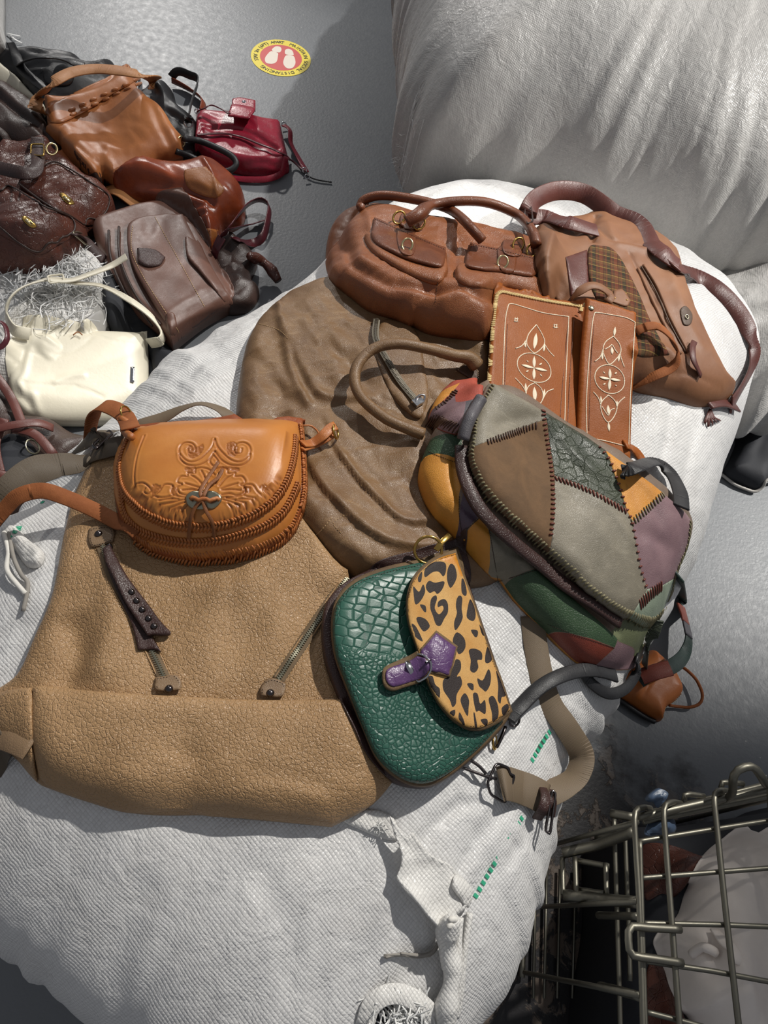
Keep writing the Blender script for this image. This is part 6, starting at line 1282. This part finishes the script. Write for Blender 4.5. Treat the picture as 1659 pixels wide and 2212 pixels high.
SP = [[(300, 400), (290, 330), (340, 260), (420, 225), (520, 240), (530, 330), (500, 390), (450, 340), (380, 345)], [(310, 480), (345, 440), (410, 460), (510, 445), (490, 530), (435, 585), (400, 555), (350, 575), (310, 530)],
      [(545, 330), (580, 250), (630, 280), (650, 400), (585, 515), (545, 440)], [(220, 400), (265, 340), (255, 440), (225, 450)], [(170, 500), (230, 560), (275, 480), (298, 560), (250, 660), (190, 700), (170, 580)],
      [(365, 640), (415, 600), (430, 640), (405, 740), (450, 810), (500, 760), (490, 715), (440, 730), (445, 670), (510, 640), (550, 690), (550, 790), (510, 860), (470, 935), (420, 925), (385, 830), (355, 740)],
      [(240, 705), (300, 715), (310, 780), (285, 780)], [(200, 860), (240, 840), (310, 870), (350, 945), (290, 1000), (240, 950)], [(150, 915), (200, 950), (265, 1080), (265, 1110), (190, 1060), (165, 990)],
      [(650, 640), (680, 600), (712, 630), (705, 750), (715, 850), (670, 950), (630, 985), (620, 900), (650, 800), (640, 720)], [(705, 420), (735, 430), (762, 560), (745, 605), (705, 560)],
      [(765, 770), (800, 640), (850, 730), (860, 830), (830, 885), (765, 850)], [(808, 985), (880, 990), (880, 1050), (850, 1060)], [(900, 920), (930, 960), (965, 1040), (930, 1030)],
      [(605, 1100), (650, 1010), (730, 1070), (748, 1160), (720, 1225), (670, 1250), (640, 1180)], [(785, 1210), (850, 1190), (925, 1230), (930, 1310), (880, 1320), (890, 1400), (850, 1455), (800, 1430), (805, 1320)],
      [(965, 1330), (975, 1220), (1000, 1170), (1045, 1300), (1000, 1350)], [(500, 1540), (570, 1490), (610, 1390), (640, 1310), (690, 1330), (695, 1420), (650, 1500), (690, 1500), (708, 1590), (650, 1700), (640, 1800), (600, 1840), (570, 1760), (500, 1650)],
      [(880, 1520), (940, 1540), (1000, 1420), (1030, 1480), (1020, 1590), (975, 1665), (935, 1640), (895, 1600)], [(765, 1580), (830, 1580), (835, 1650), (800, 1640)], [(330, 1510), (380, 1500), (410, 1590), (460, 1640), (455, 1740), (400, 1700), (340, 1620)],
      [(690, 1760), (740, 1685), (785, 1760), (780, 1850), (770, 1940), (730, 1880)], [(830, 1700), (880, 1690), (910, 1800), (960, 1760), (975, 1840), (965, 1915), (900, 1880), (860, 1880)], [(1005, 1750), (1060, 1720), (1110, 1830), (1110, 1950), (1050, 2000), (1040, 1900)],
      [(1090, 1440), (1130, 1510), (1195, 1700), (1150, 1730), (1135, 1800), (1105, 1750), (1110, 1600)], [(1150, 1850), (1215, 1800), (1228, 1860), (1170, 1930)], [(570, 1900), (625, 1870), (630, 1920), (600, 1950)], [(668, 1960), (680, 1900), (720, 1970), (740, 2040), (700, 2020)], [(835, 1920), (850, 1910), (880, 2070), (855, 2070)], [(915, 1980), (985, 1970), (995, 2030), (960, 2040)]]
leop = pad('leopard_panel', shrink(LO, .965), [M[k] for k in ('leo', 'leo_spot', 'leo_edge')], fr, H=.0035, R=.006, rim=.001, stiff=70, res=.0035, base=.0005, wr=[(.0008, .04, 1, 0, 92)], regions=[(zl(s_), 1) for s_ in SP] + [(zl([(440, 190, 1), (640, 110, 1), (720, 380, 1), (690, 390, 1), (650, 260, 1), (560, 240, 1)]), 2)])
stitches('stitching', [[q[:2] for q in shrink(LO, .95)][:22]], M['thread_dk'], fr, .0035, .0024, .0003)
PT = pad('closing_tab', zl([(420, 990, 1), (660, 1165, 1), (620, 1340), (575, 1505, 1), (400, 1465), (300, 1450, 1), (215, 1225, 1)]), M['rawedge'], G, H=.004, R=.002, rim=.0035, res=.003, sb=.01, base=.001)
PU = pad('purple_tab', zl([(422, 1015, 1), (640, 1175, 1), (605, 1335), (565, 1485, 1), (400, 1445), (310, 1430, 1), (240, 1230, 1)]), M['purple'], G, H=.004, R=.004, rim=.001, res=.0028, sb=.006, wr=[(.0008, .015, 2, 60, 93)])
pad('keeper_strap', zg([(655, 780, 1), (660, 860), (620, 920, 1), (520, 950), (450, 970), (400, 940), (390, 870), (410, 830), (520, 780), (580, 755, 1)]), M['rawedge'], G, H=.006, R=.003, rim=.005, res=.003, sb=.01, base=.005)
KS = pad('keeper_leather', zg([(665, 790, 1), (665, 845), (625, 895, 1), (530, 925), (455, 945), (415, 915), (412, 860), (440, 835), (540, 800), (590, 770, 1)]), M['purple'], G, H=.004, R=.004, rim=.001, res=.0028, sb=.006, wr=[(.0006, .015, 2, 20, 94)])
bk = frame_loop('buckle', [hit([q], .0035)[0] for q in zg([(545, 765), (620, 755), (672, 800), (672, 850), (650, 890), (588, 925)])], .0014, M['chrome'], G, .3)
V, F = sweep(np.array([hit([q], .004)[0] for q in zg([(525, 775), (545, 830), (600, 935)])]), rect(.0075, .0025)); mesh_obj('buckle_bar', V, F, M['chrome'], G)
V, F = sweep(np.array([hit([q], .004)[0] for q in zg([(660, 800), (640, 806), (672, 790)])]), circ(.0012)); mesh_obj('buckle_pin', V, F, M['chrome'], G)
ring('brass_ring', hit([(925, 1188)], .022)[0], .0185, .0021, M['gold'], G, (.15, -.75, 1), 1)
V, F = sweep(np.array([hit([q], .03)[0] for q in ((942, 1188), (955, 1170), (972, 1155))]), rect(.008, .002)); mesh_obj('brass_hook', V, F, M['gold'], G)
strap('shoulder_strap', [(1098, 1553, .006, 20), (1122, 1528, .012, 20), (1160, 1490, .02, 15), (1200, 1465, .024, 10), (1245, 1450, .02), (1290, 1448, .016), (1330, 1460, .01)], .021, .005, M['blackstrap'], G, clear=True)
strap('shoulder_strap', [(1258, 1448, .008), (1280, 1478, .01), (1315, 1498, .02, -10), (1350, 1488, .03, -20), (1374, 1455, .03, -20), (1376, 1420, .01, -10)], .018, .004, M['black'], G, clear=False)
strap('shoulder_strap', [(1345, 1020, .006), (1375, 1008, .016, 20), (1415, 998, .02, 20), (1448, 1022, .02, 10), (1468, 1060, .016), (1472, 1095, .006)], .026, .004, M['blackstrap'], G, clear=True)
stud('strap_rivet', (1141, 1508), .0042, M['gunmetal'], G, .0015, .018)
ring('end_ring', hit([(1112, 1556)], .006)[0], .0085, .0016, M['gunmetal'], G, (.3, -.5, 1), .8); ring('end_ring', hit([(1068, 1600)], .004)[0], .011, .0018, M['gold'], G, (1, .2, .6), .7)
cord('snap_hook', [(1092, 1570, .01), (1085, 1590, .012), (1072, 1615, .006)], .0026, M['gunmetal'], G)

# ------------------------------------------------------------------ tooled tan purse
zt = lambda p: Z(p, 240, 880, 3.318)
px = (450, 1050); G = thing('purse', 'small tan purse with hand tooled flower scrolls and braided lacing round its curved flap', 'purse', base_of(px), img_angle(px))
pad('back_panel', zt([(130, 145, 1), (60, 300), (30, 470), (22, 600), (50, 760), (90, 850), (150, 940), (240, 1010), (350, 1065), (470, 1095), (600, 1108), (750, 1100), (900, 1085), (1040, 1050), (1150, 1008), (1240, 950), (1310, 870), (1370, 740), (1395, 620), (1398, 480), (1385, 300), (1372, 110, 1), (1330, 100), (700, 118)]), M['tan_dark'], G, H=.020, R=.012, rim=.012, sb=.05, res=.004)
pad('body', zt([(130, 200, 1), (60, 350), (40, 600), (75, 780), (150, 910), (260, 985), (400, 1040), (600, 1085), (800, 1080), (950, 1050), (1100, 1000), (1210, 930), (1290, 840), (1345, 700), (1365, 500), (1350, 160, 1), (700, 150)]), M['tan'], G, H=.030, R=.04, rim=.006, sb=.03, res=.004)
pad('front_pocket', zt([(130, 160, 1), (45, 350), (22, 560), (55, 730), (110, 830), (200, 900), (300, 940), (420, 970), (600, 985), (800, 962), (940, 925), (1050, 890), (1150, 840), (1240, 770), (1310, 670), (1350, 560), (1350, 400), (1345, 140, 1), (700, 140)]), M['tan'], G, H=.014, R=.02, rim=.006, sb=.016, res=.004, base=.002)
FLt = [(130, 145, 1), (62, 300), (35, 400), (32, 470), (50, 570), (85, 640), (140, 700), (200, 755), (290, 805), (400, 850), (500, 868), (620, 876), (720, 872), (830, 855), (930, 825), (1030, 785), (1110, 735), (1180, 680), (1250, 590), (1300, 480), (1335, 330), (1345, 210), (1340, 105, 1), (1000, 100), (700, 108), (400, 122)]
# carved relief in purse plane coordinates
mir = lambda L, c=737: [(2 * c - a, b) for a, b in L]
scroll = [(735, 180), (720, 230), (680, 280), (620, 330), (560, 345), (510, 320), (478, 270), (490, 225), (530, 205), (575, 215), (598, 250), (585, 280), (550, 280), (540, 250)]
scroll_in = [(735, 270), (690, 330), (620, 368), (540, 368), (490, 330), (478, 290)]
petals = [[(640, 585), (580, 575), (530, 585), (480, 570), (465, 530), (500, 510), (465, 490), (490, 450), (540, 450), (540, 425), (590, 430), (600, 395), (660, 390), (700, 405), (737, 440)], [(640, 540), (590, 520), (520, 500)], [(655, 520), (610, 470), (560, 440)], [(680, 505), (660, 450), (640, 410)], [(640, 550), (560, 545), (500, 550)]]
leaf = [[(600, 610), (500, 640), (400, 675), (260, 690), (190, 620), (155, 540), (160, 500), (220, 495), (270, 540), (250, 570), (220, 555), (232, 530)], [(270, 600), (330, 560), (370, 510), (430, 515), (420, 550), (440, 585), (520, 600), (600, 600)], [(330, 690), (360, 740), (430, 730), (500, 690), (550, 640)], [(260, 655), (400, 640), (560, 605)], [(440, 760), (450, 710), (490, 680), (510, 720), (470, 760), (440, 760)], [(520, 760), (560, 765), (590, 730)], [(300, 590), (350, 600), (430, 590)], [(330, 620), (400, 610), (470, 612)]]
border = [(225, 150), (170, 300), (150, 470), (190, 610), (260, 690), (360, 750), (480, 775), (600, 785), (760, 778), (900, 755), (1040, 700), (1140, 610), (1200, 500), (1240, 300), (1265, 110)]
carve = [scroll, mir(scroll), scroll_in, mir(scroll_in), border] + petals + [mir(L, 712) for L in petals] + leaf + [mir(L, 690) for L in leaf] + [[(730, 300), (760, 340), (730, 375), (700, 340), (730, 300)]]
# flap relief: grooves between swelling forms
CV = [hit(catmull(np.array(zt(L)), 6), .03)[:, :2] for L in carve]
STP = [hit(catmull(np.array(zt(L)), 4, True), .03)[:, :2] for L in ([(545, 225), (600, 240), (650, 215), (655, 260), (620, 300), (575, 320), (545, 300)], [(825, 215), (880, 200), (905, 240), (900, 290), (870, 310), (830, 290)], [(520, 385), (590, 380), (600, 392), (585, 425), (535, 422)], [(770, 380), (900, 385), (915, 410), (880, 420), (820, 395)], [(285, 505), (350, 520), (320, 560), (285, 585), (275, 560)], [(425, 510), (460, 545), (465, 585), (430, 570)], [(945, 530), (990, 520), (1000, 560), (940, 580)], [(1060, 520), (1110, 500), (1115, 560), (1080, 545)], [(360, 700), (480, 660), (500, 675), (430, 690)], [(880, 640), (990, 680), (960, 690), (900, 670)], [(195, 560), (250, 600), (270, 640), (220, 630)])]
def tool_h(q):
    h = np.zeros(len(q))
    for L in CV:
        d, s, t = seg_dist(q, L); h -= .0014 * np.exp(-(d / .0008) ** 2); h += .0005 * np.exp(-((d - .0026) / .0013) ** 2)
    for L in STP:
        m = inside(q, L); h[m] += -.0006 + .0012 * vnoise(q[m, 0] * 480, q[m, 1] * 480, 3)
    return h
def tool_dye(q):
    k = np.zeros(len(q))
    for L in CV:
        d, s, t = seg_dist(q, L); k = np.maximum(k, .85 * np.exp(-(d / .0009) ** 2))
    for L in STP: k = np.maximum(k, .75 * inside(q, L))
    return k
M['tan_tooled'] = add_dye(leather('tooled_tan_leather_flap', (202, 132, 62), (178, 106, 44), grain=900, gb=.08, gd=.0003, rough=.38, mott=9, rv=.05), (116, 52, 16), .7)
fr = pad('flap', zt(FLt), M['tan_tooled'], G, H=.012, R=.018, rim=.005, sb=.014, res=.0011, base=.003, n=6, tool=tool_h)
dye(fr, tool_dye)
def braid(name, L, par, w=.0075, step=.0045):
    mb = MB(); Q, T, S = run(zt(L), step, 0)
    for q, t, s in zip(Q, T, S):
        for a in (-1, 1):
            e = q + s * a * w * .5; e[2] = float(top(e[0], e[1])) + .0005; c = q + t * step * .9; c[2] = float(top(c[0], c[1])) + .0026
            P = np.array([e, (e + c) / 2 + [0, 0, .0016], c]); V, F = sweep(P, circ(.0015, 6), scale=np.array([.7, 1.15, .9])); mb.add(V, F)
    return mb.build(name, M['tan_lace'], par)
inn = lambda L, k: [(a + (700 - a) * k, b + (430 - b) * k) for a, b in L]
braid('edge_lacing', inn([q[:2] for q in FLt[:22]], .03), fr)
braid('edge_lacing', inn([(60, 560), (75, 730), (120, 825), (200, 895), (300, 935), (420, 965), (600, 980), (800, 957), (940, 920), (1050, 885), (1150, 835), (1235, 765), (1300, 665), (1345, 560)], .012), G)
braid('edge_lacing', inn([(160, 945), (240, 1012), (350, 1062), (600, 1105), (900, 1082), (1150, 1004), (1240, 945), (1310, 868), (1368, 740), (1392, 620), (1396, 480), (1386, 300), (1370, 130)], .008), G)
pl = pad('turn_lock', zt([(600, 600), (730, 600), (785, 630), (790, 670), (750, 715), (700, 728), (600, 728), (550, 700), (535, 650), (555, 615)]), M['silver_old'], G, H=.003, R=.003, rim=.0015, res=.002, sb=.01, base=.001)
cord('lock_lace', zt([(565, 660, .001), (590, 640, .003), (625, 665, .004), (670, 650, .004), (710, 670, .004), (750, 645, .003), (780, 665, .001)]), .0028, M['tan_lace'], pl)
M['thong'] = leather('brown_thong', (142, 86, 44), (112, 66, 34), grain=600, rough=.5)
for L in ([(655, 650, .004), (640, 600, .005), (690, 510, .004), (770, 390, .003)], [(660, 640, .005), (700, 560, .005), (770, 500, .004), (800, 440, .003)], [(650, 655, .006), (600, 720, .006), (570, 800, .005), (560, 900, .004), (555, 975, .001)], [(655, 660, .006), (680, 740, .006), (725, 820, .005), (738, 900, .004), (742, 978, .001)]):
    strap('lace_thong', zt(L), .0048, .0016, M['thong'], G, .004)
strap('shoulder_strap', [(-30, 1145, 0, -10, .60), (10, 1100, 0, -10, .62), (40, 1072, 0, -20, .635), (90, 1060, 0, -20, .64), (140, 1074, 0, -5, .635), (200, 1100, .012), (262, 1132, .006), (300, 1150, .003)], .022, .003, M['tan_strap'], G, clear=True)
strap('shoulder_strap', [(192, 960, 0, 70, .53), (200, 905, 0, 60, .59), (216, 878, 0, 20, .625), (245, 882, 0, 0, .635), (270, 900, 0, 0, .64), (282, 925, .01)], .026, .003, M['tan_strap'], G, clear=True)
ring('strap_ring', atz([(272, 892)], .645)[0], .010, .0014, M['gold'], G, (.8, .2, .6))
cord('strap_knot', [(262, 905, 0, 0, .65), (278, 915, 0, 0, .655), (268, 930, 0, 0, .65), (284, 944, .012)], .0055, M['tan_lace'], G, clear=False)
strap('buckle_strap', zt([(1372, 260, .006, 10), (1440, 255, .014, 10), (1520, 200, .02), (1570, 150, .022), (1610, 130, .02)]), .015, .003, M['tan_lace'], G)
strap('buckle_strap', zt([(1372, 300, .004, 10), (1450, 275, .01, 10), (1540, 230, .012), (1600, 190, .012)]), .010, .003, M['tan_lace'], G)
cord('lace_end', zt([(1375, 130, .004), (1430, 135, .01), (1475, 165, .012), (1490, 195, .012)]), .0014, M['tan_lace'], G)
ring('strap_ring', hit(zt([(1610, 175)]), .014)[0], .0105, .0017, M['gold'], G, (1, .3, .5), .9)
